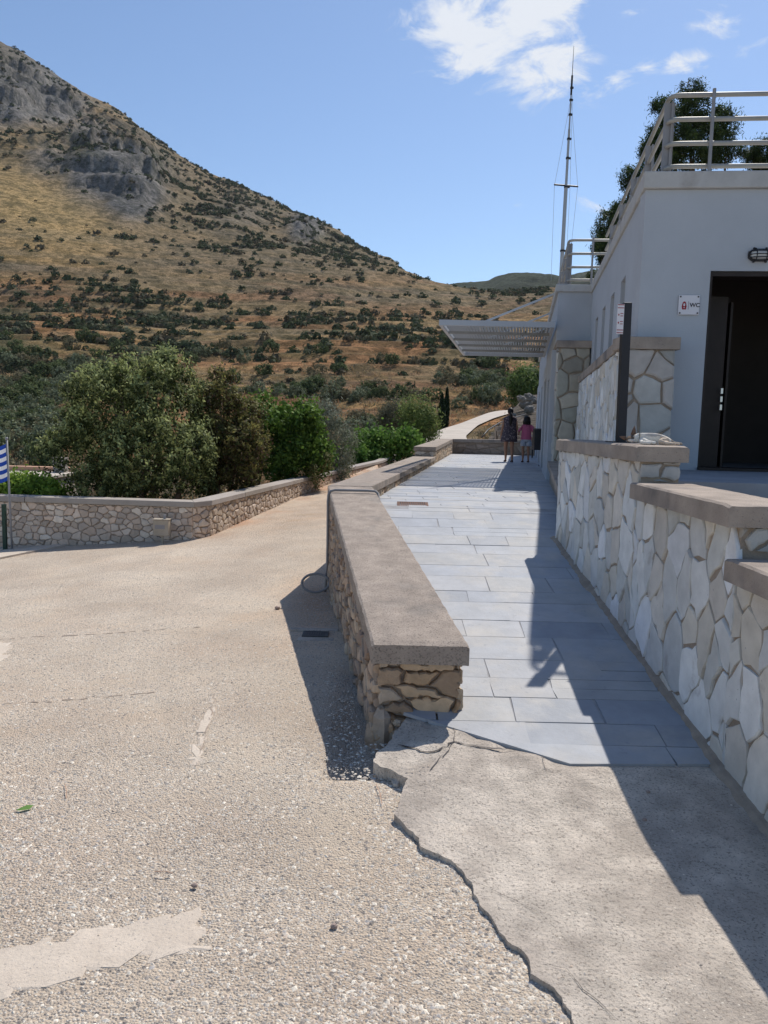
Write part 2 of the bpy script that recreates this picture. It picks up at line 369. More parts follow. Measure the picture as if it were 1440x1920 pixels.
def hz(x, y):
    x = np.asarray(x, float); y = np.asarray(y, float)
    z = hz0(x, y)
    px, row = proj(x, np.maximum(y, 5), z); rm = rockmask(px, row)
    far = smooth(35, 200, y); mt = smooth(380, 560, y)*smooth(.12, -.02, x/np.maximum(y, 1))
    z = z+far*(fbm(x/60, y/60, 5, 3)*2.6+fbm(x/14, y/14, 3, 8)*.5)
    # terraces on the lower slopes
    t = z/3.1+fbm(x/70, y/70, 2, 5)*.8; fr = t-np.floor(t); z = z+smooth(70, 130, y)*(1-mt)*(smooth(.55, 1, fr)-fr)*1.9
    z = z+mt*(fbm(x/110, y/110, 5, 21)*9+(1-np.abs(fbm(x/45, y/60, 5, 31)))*6-4)
    ridg = 1-np.abs(fbm(x/34, y/90, 5, 41))
    skr = np.interp(px, [-400, 0, 212, 430, 575, 720, 821], [70, 83, 202, 340, 405, 493, 540]); ks = smooth(4, 60, row-skr)
    z = z+rm*mt*ks*(ridg*16-5+np.abs(fbm(x/9, y/22, 4, 43))*11)
    t = z/30+fbm(x/60, y/80, 3, 45)*.7; fr = t-np.floor(t); z = z+np.clip(rm*1.3, 0, 1)*mt*ks*(smooth(.25, .6, fr)-fr)*15
    z = z+mt*fbm(x/9, y/12, 3, 47)*2.2*smooth(0, 30, row-skr)
    z = z+(1-far)*fbm(x/5, y/5, 3, 2)*.12
    return z
def road_z(x, y):
    x = np.asarray(x, float); y = np.asarray(y, float)
    b = np.interp(y, [-8, 2, 4.3, 6, 9, 12, 14, 21, 31, 34], [-.066, -.066, -.085, -.155, -.235, -.22, -.20, -.03, .27, .36])
    k = np.interp(y, [-8, 3, 9, 14, 21, 31], [.01, .015, .04, .047, .03, .01])
    d = np.minimum(x+.3, 0)
    return b+k*d+np.minimum(x+3.5, 0)*.035*smooth(4, 12, y)
def ramp_z(y): return np.interp(y, [-9, 2.2, 3.35, 3.9, 9.25, 12, 40], [-.06, -.05, -.045, .017, .797, .80, .80])

def build_ground():
    # gravel forecourt and lane: one sheet under walls and paving
    xs = np.concatenate([np.arange(-60, -16, 2.0), np.arange(-16, -4, .25), np.arange(-4, 2.6, .1), np.arange(2.6, 14, 1.)])
    ys = np.concatenate([np.arange(-60, -4, 3.), np.arange(-4, 1.5, .5), np.arange(1.5, 9, .08), np.arange(9, 34.1, .3)])
    X, Y = np.meshgrid(xs, ys); Z = road_z(X, Y)
    Z = Z+fbm(X*1.2, Y*1.2, 4, 9)*.012*smooth(60, 4, np.abs(X))
    Z = np.where((X > -.2) & (Y > 3.9), np.minimum(Z, -.16), Z)
    # beyond the left wall the forecourt stops
    lx = np.interp(Y, [14, 21, 31, 35], [-3.5, -2.05, -.1, .6]); Z = np.where((Y > 14.2) & (X < lx-.25), Z-2.6, Z)
    nx, ny = len(xs), len(ys); idx = np.arange(nx*ny).reshape(ny, nx)
    F = np.stack([idx[:-1, :-1], idx[:-1, 1:], idx[1:, 1:], idx[1:, :-1]], -1).reshape(-1, 4)
    V = np.stack([X, Y, Z], -1).reshape(-1, 3)
    col = np.ones((len(V), 3)); x = V[:, 0]; y = V[:, 1]
    col *= (1+.13*fbm(x/1.6, y/2.2, 4, 301)+.09*fbm(x/.35, y/.5, 3, 302))[:, None]
    pink = smooth(9, 20, y)*.5+.35*smooth(.1, .5, fbm(x/1.3, y/1.3, 3, 77)); col[:, 1] -= pink*.10; col[:, 2] -= pink*.17
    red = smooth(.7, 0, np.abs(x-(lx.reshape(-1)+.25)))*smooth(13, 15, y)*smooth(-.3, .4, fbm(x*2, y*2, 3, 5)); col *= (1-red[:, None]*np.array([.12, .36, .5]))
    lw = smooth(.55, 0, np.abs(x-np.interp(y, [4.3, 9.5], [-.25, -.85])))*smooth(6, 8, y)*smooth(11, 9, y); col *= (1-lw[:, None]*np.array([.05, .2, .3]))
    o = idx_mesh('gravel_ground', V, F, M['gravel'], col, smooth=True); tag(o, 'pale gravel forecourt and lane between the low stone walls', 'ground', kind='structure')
build_ground()

def hill_mat():
    m = bpy.data.materials.new('hillside'); m.use_nodes = True; nt = m.node_tree; N = nt.nodes.new; L = nt.links.new
    b = nt.nodes['Principled BSDF']; b.inputs['Roughness'].default_value = .97; b.inputs['Specular IOR Level'].default_value = .05
    tc = N('ShaderNodeTexCoord'); a = N('ShaderNodeAttribute'); a.attribute_name = 'Col'
    def tone(scale, lo, hi, c, prev, w=1.0, sy=1.0):
        mp = N('ShaderNodeMapping'); mp.inputs['Scale'].default_value = (1, sy, 1); L(tc.outputs['Object'], mp.inputs[0])
        n = N('ShaderNodeTexNoise'); n.inputs['Scale'].default_value = scale; n.inputs['Detail'].default_value = 8; n.inputs['Roughness'].default_value = .68; L(mp.outputs[0], n.inputs[0])
        r = N('ShaderNodeMapRange'); L(n.outputs['Fac'], r.inputs[0]); r.inputs[1].default_value = lo; r.inputs[2].default_value = hi; r.inputs[4].default_value = w
        x = N('ShaderNodeMix'); x.data_type = 'RGBA'; x.blend_type = 'MULTIPLY'; L(r.outputs[0], x.inputs[0]); L(prev, x.inputs[6]); x.inputs[7].default_value = (*c, 1); return x.outputs[2]
    c = tone(.35, .46, .62, (.50, .53, .52), a.outputs['Color'], .9)
    c = tone(1.6, .50, .62, (.45, .49, .48), c, .85)
    c = tone(.06, .42, .6, (.74, .78, .82), c, .9)
    c = tone(.18, .47, .54, (.52, .55, .52), c, .85, 1.6)
    L(c, b.inputs['Base Color'])
    n = N('ShaderNodeTexNoise'); n.inputs['Scale'].default_value = .55; n.inputs['Detail'].default_value = 9; n.inputs['Roughness'].default_value = .75; L(tc.outputs['Object'], n.inputs[0])
    bp = N('ShaderNodeBump'); bp.inputs['Strength'].default_value = .9; bp.inputs['Distance'].default_value = 1.1; L(n.outputs['Fac'], bp.inputs['Height']); L(bp.outputs[0], b.inputs['Normal'])
    return m
M['hill'] = hill_mat()
def greenmask(px, row):
    """areas of the slope that carry dense dark scrub in the photograph"""
    m = np.zeros_like(px)
    for (cx, cy, rx, ry, w) in [(60, 690, 170, 90, 1.0), (20, 620, 90, 60, .9), (230, 560, 110, 30, .7), (330, 600, 130, 25, .8), (300, 650, 160, 25, .8), (560, 650, 220, 25, .75), (700, 690, 160, 30, .55), (480, 460, 120, 18, .55),
                                (640, 620, 160, 30, .5), (820, 660, 200, 30, .7), (900, 720, 130, 60, .45), (600, 740, 200, 50, .45), (80, 800, 120, 60, .8), (450, 560, 150, 30, .25), (500, 360, 120, 60, .45), (300, 300, 60, 50, .5), (380, 400, 130, 40, .4), (650, 455, 120, 30, .6), (980, 545, 60, 8, 1.0), (150, 270, 110, 40, .5)]:
        m = np.maximum(m, w*np.exp(-(((px-cx)/rx)**2+((row-cy)/ry)**2)))
    return m
def hill_colors(V):
    x, y, z = V.T; px, row = proj(x, np.maximum(y, 5), z)
    straw = np.array([.52, .325, .145]); red = np.array([.44, .205, .10]); grey = np.array([.27, .215, .14]); rock = np.array([.25, .225, .205]); green = np.array([.115, .12, .06])
    n = fbm(x/55, y/35, 5, 51)
    # band-like tones following the contours
    nb = fbm(x/80, z/5.0, 4, 61)
    t = np.clip(.5+nb*.9, 0, 1)[:, None]
    col = straw*t+grey*(1-t)
    rd = (smooth(-.1, .45, fbm(x/35, z/4+7, 3, 71))*smooth(690, 560, y))[:, None]*.7*smooth(480, 560, row)[:, None]; col = col*(1-rd)+red*rd
    tt = z/3.1+fbm(x/70, y/70, 2, 5)*.8; f2 = tt-np.floor(tt); bd = smooth(.50, .62, f2)*smooth(1., .86, f2)
    lowm = smooth(545, 600, row)*smooth(45, 60, y); gold = (bd*lowm*.75*smooth(-.35, .15, fbm(x/18, y/18, 3, 401)))[:, None]; col = col*(1-gold)+np.array([.62, .375, .16])*gold
    dk = (smooth(.12, .0, f2)*lowm*.45)[:, None]; col = col*(1-dk)+np.array([.19, .15, .095])*dk
    ru = (lowm*smooth(.05, .4, fbm(x/26, y/16, 4, 402))*.75)[:, None]; col = col*(1-ru)+np.array([.50, .235, .105])*ru
    # warm tan open slope on the mountain's left
    tan = np.maximum(np.exp(-(((px-60)/230)**2+((row-370-.18*px)/75)**2)), .0)[:, None]; col = col*(1-tan)+np.array([.56, .375, .17])*tan
    gz = (smooth(540, 500, row)*smooth(120, 330, px)*.55)[:, None]; col = col*(1-gz)+np.array([.27, .205, .135])*gz
    g2 = (np.exp(-((row-560)/45)**2)*smooth(350, 600, px)*.5)[:, None]; col = col*(1-g2)+grey*g2
    rm = np.clip(rockmask(px, row)*1.5, 0, 1)[:, None]*smooth(330, 420, y)[:, None]; rk = rock*(1+.55*fbm(x/7, y/18, 5, 91))[:, None]; col = col*(1-rm)+rk*rm
    mg = (smooth(520, 330, row-.15*px)*smooth(-50, 260, px)*.0+smooth(230, 60, row)*.75)[:, None]; col = col*(1-mg)+np.array([.22, .195, .165])*mg
    gm = (np.clip(greenmask(px, row)*.9+.35*n, 0, 1)*smooth(.05, .5, fbm(x/9, y/9, 3, 13)*.5+greenmask(px, row)*.5))[:, None]; col = col*(1-gm)+green*gm
    return np.clip(col, .02, 1)
def build_hill():
    us = np.unique(np.concatenate([np.linspace(-3, -.75, 40), np.linspace(-.75, .36, 470), np.linspace(.36, 3, 60)]))
    ys = np.concatenate([np.linspace(10, 34, 30), np.geomspace(35, 1300, 620), [1500, 1800, 2200]])
    U, Y = np.meshgrid(us, ys); X = U*Y; Z = hz(X.ravel(), Y.ravel()).reshape(X.shape)
    # stay below the walkway terrace, and off the sheet beneath the buildings
    Z = np.where((Y < 30) & (U > -.02), np.minimum(Z, -.6), Z)
    V = np.stack([X, Y, Z], -1).reshape(-1, 3); ny, nx = X.shape; idx = np.arange(nx*ny).reshape(ny, nx)
    F = np.stack([idx[:-1, :-1], idx[:-1, 1:], idx[1:, 1:], idx[1:, :-1]], -1).reshape(-1, 4)
    o = idx_mesh('hillside', V, F, M['hill'], hill_colors(V), smooth=True); tag(o, 'dry hillside rising to a rocky mountain behind the buildings', 'hill', kind='structure')
    # the far wooded hill just above the ridge
    xs = np.linspace(40, 620, 140); ys = np.linspace(900, 1400, 60); X, Y = np.meshgrid(xs, ys)
    pxx = 720+1450*X/Y
    top = np.interp(pxx, [760, 900, 920, 950, 985, 1045, 1120, 1400], [556, 543, 535, 531, 529, 532, 520, 470])
    Zt = (HZ(pxx)-top)/1450*1100+CAMZ
    Z = Zt*np.exp(-((Y-1100)/330)**2)*1.0+fbm(X/25, Y/25, 4, 3)*5
    V = np.stack([X, Y, Z], -1).reshape(-1, 3); ny, nx = X.shape; idx = np.arange(nx*ny).reshape(ny, nx)
    F = np.stack([idx[:-1, :-1], idx[:-1, 1:], idx[1:, 1:], idx[1:, :-1]], -1).reshape(-1, 4)
    cc = np.tile(np.array([.075, .088, .06]), (len(V), 1))*(1+.5*fbm(V[:, 0]/12, V[:, 1]/12, 3, 4))[:, None]
    o = idx_mesh('far_hill', V, F, M['hill'], np.clip(cc, .02, 1), smooth=True); tag(o, 'dark wooded hill far behind the brown ridge', 'hill', kind='structure')
build_hill()
def hit(px, row, lo=32, hi=900):
    """world point where a sight line meets the terrain"""
    d = pdir(px, row); t = np.geomspace(lo, hi, 1500); x = d.x/d.y*t; z = CAMZ+d.z/d.y*t; h = hz(x, t)
    k = np.argmax(z < h)
    return Vector((x[k], t[k], h[k]))

# dirt road climbing away behind the far wall
def build_path():
    Lf = [(772, 856), (800, 826), (825, 813), (849, 803), (889, 787), (938, 773), (975, 764)]
    Rt = [(835, 856), (873, 822), (884, 811), (897, 800), (926, 787), (957, 777), (979, 767)]
    A = [Vector((-.1+1.0, 27, .2)), Vector((.25+1.0, 33.5, .42))]+[hit(*p) for p in Lf[1:]]
    B = [Vector((3.5, 27, .2)), Vector((4.4, 33.5, .42))]+[hit(*p) for p in Rt[1:]]
    mb = MB(); vs = []; n = 0
    def res(P, k=48):
        P = [np.array(p) for p in P]; d = np.cumsum([0]+[np.linalg.norm(P[i+1]-P[i]) for i in range(len(P)-1)]); s = np.linspace(0, d[-1], k)
        return np.stack([np.interp(s, d, [p[j] for p in P]) for j in range(3)], -1)
    a, b = res(A), res(B); k = len(a); V = []
    for i in range(k):
        for j in range(7):
            q = a[i]*(1-j/6)+b[i]*j/6; V.append(q)
    V = np.array(V); hh = hz(V[:, 0], V[:, 1]); V[:, 2] = np.where(V[:, 1] > 36, np.maximum(hh, V[:, 2]-.3)+.16, V[:, 2])
    V2 = V.reshape(k, 7, 3); V2[:, :, 2] = V2[:, :, 2].max(axis=1, keepdims=True)
    for _ in range(3): V2[1:-1, :, 2] = (V2[:-2, :, 2]+V2[1:-1, :, 2]*2+V2[2:, :, 2])/4
    idx = np.arange(k*7).reshape(k, 7); F = np.stack([idx[:-1, :-1], idx[:-1, 1:], idx[1:, 1:], idx[1:, :-1]], -1).reshape(-1, 4)
    o = idx_mesh('dirt_road', V2.reshape(-1, 3), F, M['path'], smooth=True); tag(o, 'pale track curving uphill beyond the end wall', 'road', kind='structure')
    return V2
ROAD = build_path()

# ---------------------------------------------------------------- stone facing generator
def PY(px_, row, y): d = pdir(px_, row); t = y/d.y; return Vector((d.x*t, y, CAMZ+d.z*t))
def G(px, row, z): v = pdir(px, row); t = (z-CAMZ)/v.z; return (v.x*t, v.y*t)
def clip(poly, nx, ny, d):
    out = []; n = len(poly)
    for i in range(n):
        a = poly[i]; b = poly[(i+1) % n]; da = a[0]*nx+a[1]*ny-d; db = b[0]*nx+b[1]*ny-d
        if da <= 0: out.append(a)
        if (da < 0 < db) or (db < 0 < da):
            t = da/(da-db); out.append((a[0]+(b[0]-a[0])*t, a[1]+(b[1]-a[1])*t))
    return out
def facing(mb, poly, fmap, sx, sy, gap, th, pal, seed, jit=.42, rough=.012, drop=0.0):
    """irregular stones over a convex polygon (s,h) laid on a face; fmap(s,h,depth)->xyz"""
    rd = random.Random(seed); xs = [p[0] for p in poly]; ys = [p[1] for p in poly]; x0, x1, y0, y1 = min(xs), max(xs), min(ys), max(ys)
    sd = {}; nx = int((x1-x0)/sx)+3; ny = int((y1-y0)/sy)+3
    for i in range(-1, nx):
        for j in range(-1, ny):
            if rd.random() < drop: continue
            sd[(i, j)] = (x0+(i+.5+rd.uniform(-jit, jit)+.5*(j % 2))*sx, y0+(j+.5+rd.uniform(-jit, jit))*sy)
    for (i, j), (cx, cy) in sd.items():
        c = [(cx-2*sx, cy-2*sy), (cx+2*sx, cy-2*sy), (cx+2*sx, cy+2*sy), (cx-2*sx, cy+2*sy)]
        g = gap*rd.uniform(.6, 1.5)
        for di in range(-2, 3):
            for dj in range(-2, 3):
                q = sd.get((i+di, j+dj))
                if q is None or (di == 0 and dj == 0): continue
                # anisotropic metric keeps stones in proportion sx:sy
                ax, ay = (q[0]-cx)/sx, (q[1]-cy)/sy; L2 = ax*ax+ay*ay
                nxx, nyy = ax/sx, ay/sy; d = nxx*cx+nyy*cy+L2/2; nn = math.hypot(nxx, nyy)
                c = clip(c, nxx/nn, nyy/nn, d/nn-g/2)
                if len(c) < 3: break
            if len(c) < 3: break
        if len(c) < 3: continue
        m = len(poly)
        for k in range(m):
            a = poly[k]; b = poly[(k+1) % m]; ex, ey = b[0]-a[0], b[1]-a[1]; l = math.hypot(ex, ey)
            if l < 1e-6: continue
            c = clip(c, ey/l, -ex/l, (ey*a[0]-ex*a[1])/l)
            if len(c) < 3: break
        if len(c) < 3: continue
        area = .5*abs(sum(c[k][0]*c[(k+1) % len(c)][1]-c[(k+1) % len(c)][0]*c[k][1] for k in range(len(c))))
        if area < .04*sx*sy: continue
        # uneven outline
        o = []
        for k in range(len(c)):
            a = c[k]; b = c[(k+1) % len(c)]; l = math.hypot(b[0]-a[0], b[1]-a[1])
            if l < .004: continue
            ns = max(1, int(l/(.33*min(sx, sy))))
            for q in range(ns):
                t = q/ns; r = rough if q else rough*.5
                o.append((a[0]+(b[0]-a[0])*t+rd.uniform(-r, r), a[1]+(b[1]-a[1])*t+rd.uniform(-r, r)))
        if len(o) < 3: continue
        mx = sum(p[0] for p in o)/len(o); my = sum(p[1] for p in o)/len(o)
        t = th*rd.uniform(.65, 1.25); e = min(.018, .10*min(sx, sy)) if th > .02 else .006; n = len(o)
        def inner(p, e):
            d = math.hypot(p[0]-mx, p[1]-my); k = max(0, 1-e/max(d, .001)); return (mx+(p[0]-mx)*k, my+(p[1]-my)*k)
        tx, ty = rd.uniform(-.06, .06), rd.uniform(-.06, .06)
        V = [fmap(p[0], p[1], -.01) for p in o]+[fmap(*o2, t*.7) for o2 in (inner(p, e*.35) for p in o)]+[fmap(q[0], q[1], t+(q[0]-mx)*tx+(q[1]-my)*ty) for q in (inner(p, e*1.5) for p in o)]
        V.append(fmap(mx, my, t*1.06))
        Fc = []
        for k in range(n):
            k2 = (k+1) % n; Fc += [[k, k2, n+k2, n+k], [n+k, n+k2, 2*n+k2, 2*n+k], [2*n+k, 2*n+k2, 3*n]]
        b = pal[rd.randrange(len(pal))]; s = rd.uniform(.84, 1.14); mb.add(V, Fc, tuple(min(1, q*s) for q in b))
PAL_WARM = [(.50, .39, .28), (.44, .33, .23), (.56, .44, .31), (.40, .32, .25), (.52, .36, .24), (.48, .41, .33)]
PAL_END = [(.46, .32, .20), (.38, .27, .18), (.54, .37, .23), (.34, .26, .19), (.58, .42, .27), (.42, .27, .16), (.46, .37, .28)]
PAL_LEFT = [(.60, .48, .38), (.68, .56, .45), (.52, .42, .33), (.72, .62, .51), (.62, .48, .37), (.54, .45, .37)]
PAL_WHITE = [(.68, .67, .64), (.62, .62, .60), (.72, .71, .68), (.57, .56, .52), (.66, .61, .54), (.62, .57, .49), (.70, .70, .70)]
PAL_GREY = [(.50, .48, .44), (.44, .42, .39), (.56, .53, .48), (.47, .43, .38)]
def fplane(p0, p1, flip=1):
    """face running from p0 to p1 (x,y); depth goes to the right-hand side of p0->p1 when flip=1"""
    dx, dy = p1[0]-p0[0], p1[1]-p0[1]; l = math.hypot(dx, dy); ux, uy = dx/l, dy/l; nx, ny = (uy*flip, -ux*flip)
    return (lambda s, h, d: (p0[0]+ux*s+nx*d, p0[1]+uy*s+ny*d, h)), l

def coping(mb, pl, pr, zt, th, seg=1.0, gap=.004, seed=0, ov=.0):
    """coping stones between left edge line pl and right edge line pr ((x,y) start,end); zt=(z0,z1)"""
    rd = random.Random(seed); L = math.hypot(pl[1][0]-pl[0][0], pl[1][1]-pl[0][1]); n = max(1, round(L/seg)) if seg else 1
    for i in range(n):
        a, b = i/n, (i+1)/n; a2, b2 = (a+gap/L if i else a), b
        P = [tuple(pl[0][k]+(pl[1][k]-pl[0][k])*a2 for k in (0, 1)), tuple(pr[0][k]+(pr[1][k]-pr[0][k])*a2 for k in (0, 1)),
             tuple(pr[0][k]+(pr[1][k]-pr[0][k])*b2 for k in (0, 1)), tuple(pl[0][k]+(pl[1][k]-pl[0][k])*b2 for k in (0, 1))]
        za, zb = zt[0]+(zt[1]-zt[0])*a2, zt[0]+(zt[1]-zt[0])*b2; s = rd.uniform(.92, 1.07)
        mb.prism(P, [za-th, za-th, zb-th, zb-th], [za, za, zb, zb], (s, s, s*rd.uniform(.97, 1.02)))

# ---------------------------------------------------------------- middle parapet wall
def rough_cap(mb, pl, pr, z0, z1, th, nl, nw, amp, seed, close=True):
    """a long coping block with a slightly worn top and nibbled edges"""
    rd = random.Random(seed); V = []; F = []; e = .014
    cols = [(0, 0), (e, 1), *[((i+1)/(nw), 1) for i in range(nw-1)], (1-e, 1), (1, 0)]
    W_ = math.hypot(pr[0][0]-pl[0][0], pr[0][1]-pl[0][1]); ef = e/W_
    us = [0, ef]+[(i+1)/nw for i in range(nw-1)]+[1-ef, 1]; nc = len(us)
    for i in range(nl+1):
        t = i/nl
        a = [pl[0][k]+(pl[1][k]-pl[0][k])*t for k in (0, 1)]; b = [pr[0][k]+(pr[1][k]-pr[0][k])*t for k in (0, 1)]; z = z0+(z1-z0)*t
        for j, u in enumerate(us):
            ed = j in (0, nc-1); jt = rd.uniform(-1, 1)*amp
            uu = u+(rd.uniform(-1, 1)*amp*.8/W_ if (ed or j in (1, nc-2)) else 0)
            ye = (rd.uniform(-1, 1)*amp*.6 if i in (0, nl) else 0); zz = z+jt*.5-(.011 if ed else 0)-(.008 if i in (0, nl) else 0)
            V.append((a[0]+(b[0]-a[0])*uu, a[1]+(b[1]-a[1])*uu+ye, zz))
    for i in range(nl):
        for j in range(nc-1): k = i*nc+j; F.append([k, k+1, k+nc+1, k+nc])
    base = len(V); ring = [j for j in range(nc)]+[i*nc+nc-1 for i in range(1, nl+1)]+[nl*nc+j for j in range(nc-2, -1, -1)]+[i*nc for i in range(nl-1, 0, -1)]
    for r in ring:
        v = V[r]; t = (r//nc)/nl; V.append((v[0], v[1], z0+(z1-z0)*t-th))
    n = len(ring)
    for i in range(n): F.append([ring[i], base+i, base+(i+1) % n, ring[(i+1) % n]])
    F.append([base+i for i in range(n)])
    mb.add(V, F)
def middle_wall():
    t = empty('parapet_wall', (.0, 4.4, -.1)); tag(t, 'wide stone parapet wall with a sloping concrete top, ending in the foreground between gravel and paving', 'wall')
    cap = MB(); rough_cap(cap, [(-.052, 4.36), (-.70, 9.5)], [(.512, 4.36), (-.155, 9.6)], .497, 1.0, .12, 90, 14, .0035, 3)
    cap.build('coping', M['cap'], t)
    i = .035
    core = MB(); pts = [(-.052+i, 4.36+i), (.512-i, 4.36+i), (-.155-i, 9.6), (-.70+i, 9.5)]
    core.prism([(-.052+i+.02, 4.42), (.512-i-.02, 4.42), (-.155-i-.02, 9.6), (-.70+i+.02, 9.5)], -.6, [.40, .40, .885, .885]); core.build('core', M['mortar'], t)
    mb = MB()
    f, l = fplane((-.70+i+.015, 9.5), (-.052+i+.015, 4.40), 1)     # left face (depth towards -x)
    facing(mb, [(0, -.50), (l, -.25), (l, .382), (0, .885)], f, .17, .095, .022, .045, [(.46, .35, .26), (.40, .30, .22), (.52, .40, .29), (.36, .28, .22), (.48, .34, .24), (.30, .22, .17)], 5, rough=.017, drop=.12)
    f, l = fplane((-.052+i+.01, 4.42), (.512-i-.01, 4.42), 1)       # end face
    facing(mb, [(0, -.25), (l, -.1), (l, .382), (0, .382)], f, .19, .082, .012, .05, PAL_END, 12, rough=.013, drop=.15)
    f, l = fplane((.512-i-.015, 4.40), (-.155-i-.015, 9.6), 1)
    facing(mb, [(0, 0.0), (l, .6), (l, .885), (0, .382)], f, .22, .13, .02, .03, PAL_WARM, 7)
    mb.build('stone_facing', M['stone'], t)
    # ragged corner stones and footing at the broken end
    ft = MB(); q_ = random.Random(8)
    for i in range(26): ft.ell((q_.uniform(-.03, .42), q_.uniform(4.34, 4.42), q_.uniform(-.08, .06)), (q_.uniform(.015, .05), q_.uniform(.012, .03), q_.uniform(.012, .035)), 7, 5, PAL_END[i % 7], noise=.5, sd=i)
    for (x, y, z, a, b, c, sd) in [(.02, 4.40, -.02, .06, .08, .14, 3), (.0, 4.5, -.12, .08, .14, .10, 4), (.10, 4.39, -.06, .09, .05, .07, 5), (-.03, 4.75, -.10, .06, .16, .09, 6)]:
        ft.ell((x, y, z), (a, b, c), 9, 6, PAL_WARM[sd % 6], noise=.35, sd=sd)
    ft.build('footing', M['stone'], t)
middle_wall()
def second_wall():
    t = empty('parapet_wall', (-.4, 9.5, .6)); tag(t, 'low parapet wall with jointed level coping running beside the walkway under the canopy shadow', 'wall')
    A = [(-.70, 9.5), (.72, 19.9)]; B = [(-.155, 9.6), (1.29, 19.9)]
    def lerp(P, k): return (P[0][0]+(P[1][0]-P[0][0])*k, P[0][1]+(P[1][1]-P[0][1])*k)
    cap = MB()
    k0 = .42; coping(cap, (A[0], lerp(A, k0)), (B[0], lerp(B, k0)), (1.0, .995), .10, 5, seed=1)
    coping(cap, (lerp(A, k0), A[1]), (lerp(B, k0), B[1]), (.995, .99), .10, 1.15, gap=.02, seed=2)
    coping(cap, ((.72, 19.9), (1.95, 28.1)), ((1.29, 19.9), (2.43, 28.1)), (1.235, 1.33), .11, 2.1, gap=.015, seed=3)
    cap.build('coping', M['cap'], t, bevel=.008)
    i = .035; core = MB(); core.prism([(A[0][0]+i, 9.55), (B[0][0]-i-.02, 9.65), (B[1][0]-i-.02, 19.9), (A[1][0]+i, 19.9)], -.7, .897)
    core.prism([(.76, 19.93), (1.24, 19.93), (2.38, 28.1), (1.99, 28.1)], -.3, [1.12, 1.12, 1.215, 1.215]); core.build('core', M['mortar'], t)
    mb = MB(); f, l = fplane((B[0][0]-i-.015, 9.6), (B[1][0]-i-.015, 19.9), 1)
    facing(mb, [(0, .78), (l, .78), (l, .893), (0, .893)], f, .17, .11, .022, .03, PAL_WARM, 9)
    f, l = fplane((1.24, 19.93), (2.38, 28.1), 1); facing(mb, [(0, .78), (l, .78), (l, 1.205), (0, 1.115)], f, .2, .13, .022, .03, PAL_WARM, 10)
    f, l = fplane((.76, 19.93), (1.24, 19.93), 1); facing(mb, [(0, .99), (l, .99), (l, 1.118), (0, 1.118)], f, .2, .11, .018, .025, PAL_LEFT, 13)
    f, l = fplane((A[1][0]+i, 19.9), (A[0][0]+i, 9.55), 1); facing(mb, [(0, -.1), (l, -.35), (l, .893), (0, .893)], f, .25, .16, .022, .03, PAL_WARM, 14)
    mb.build('stone_facing', M['stone'], t)
second_wall()
def far_wall():
    t = empty('end_wall', (3.3, 28.2, .8)); tag(t, 'low stone cross wall closing the far end of the walkway in front of the two walkers', 'wall')
    c = MB(); coping(c, ((2.43, 28.45), (5.6, 28.45)), ((2.43, 28.05), (5.6, 28.05)), (1.33, 1.36), .12, 1.1, gap=.012, seed=8); c.build('coping', M['cap'], t, bevel=.01)
    c = MB(); c.box(2.43, 5.6, 28.12, 28.4, .3, 1.209); c.build('core', M['mortard'], t)
    mb = MB(); f, l = fplane((2.43, 28.12), (5.6, 28.12), 1); facing(mb, [(0, .79), (l, .79), (l, 1.207), (0, 1.207)], f, .36, .20, .022, .03, [(.40, .31, .24), (.36, .28, .21), (.44, .35, .27)], 4, drop=.1)
    mb.build('stone_facing', M['stone'], t)
    s = empty('stone_steps', (5.0, 28.9, .8)); tag(s, 'short flight of stone steps behind the end wall near the litter bin', 'steps')
    m2 = MB()
    for k in range(4): m2.box(4.25, 5.5, 28.7+.34*k, 29.3+.34*k, .3+.01*k, 1.32+.17*k, (1, .96, .9))
    m2.build('tread', M['cap'], s, bevel=.02)
far_wall()

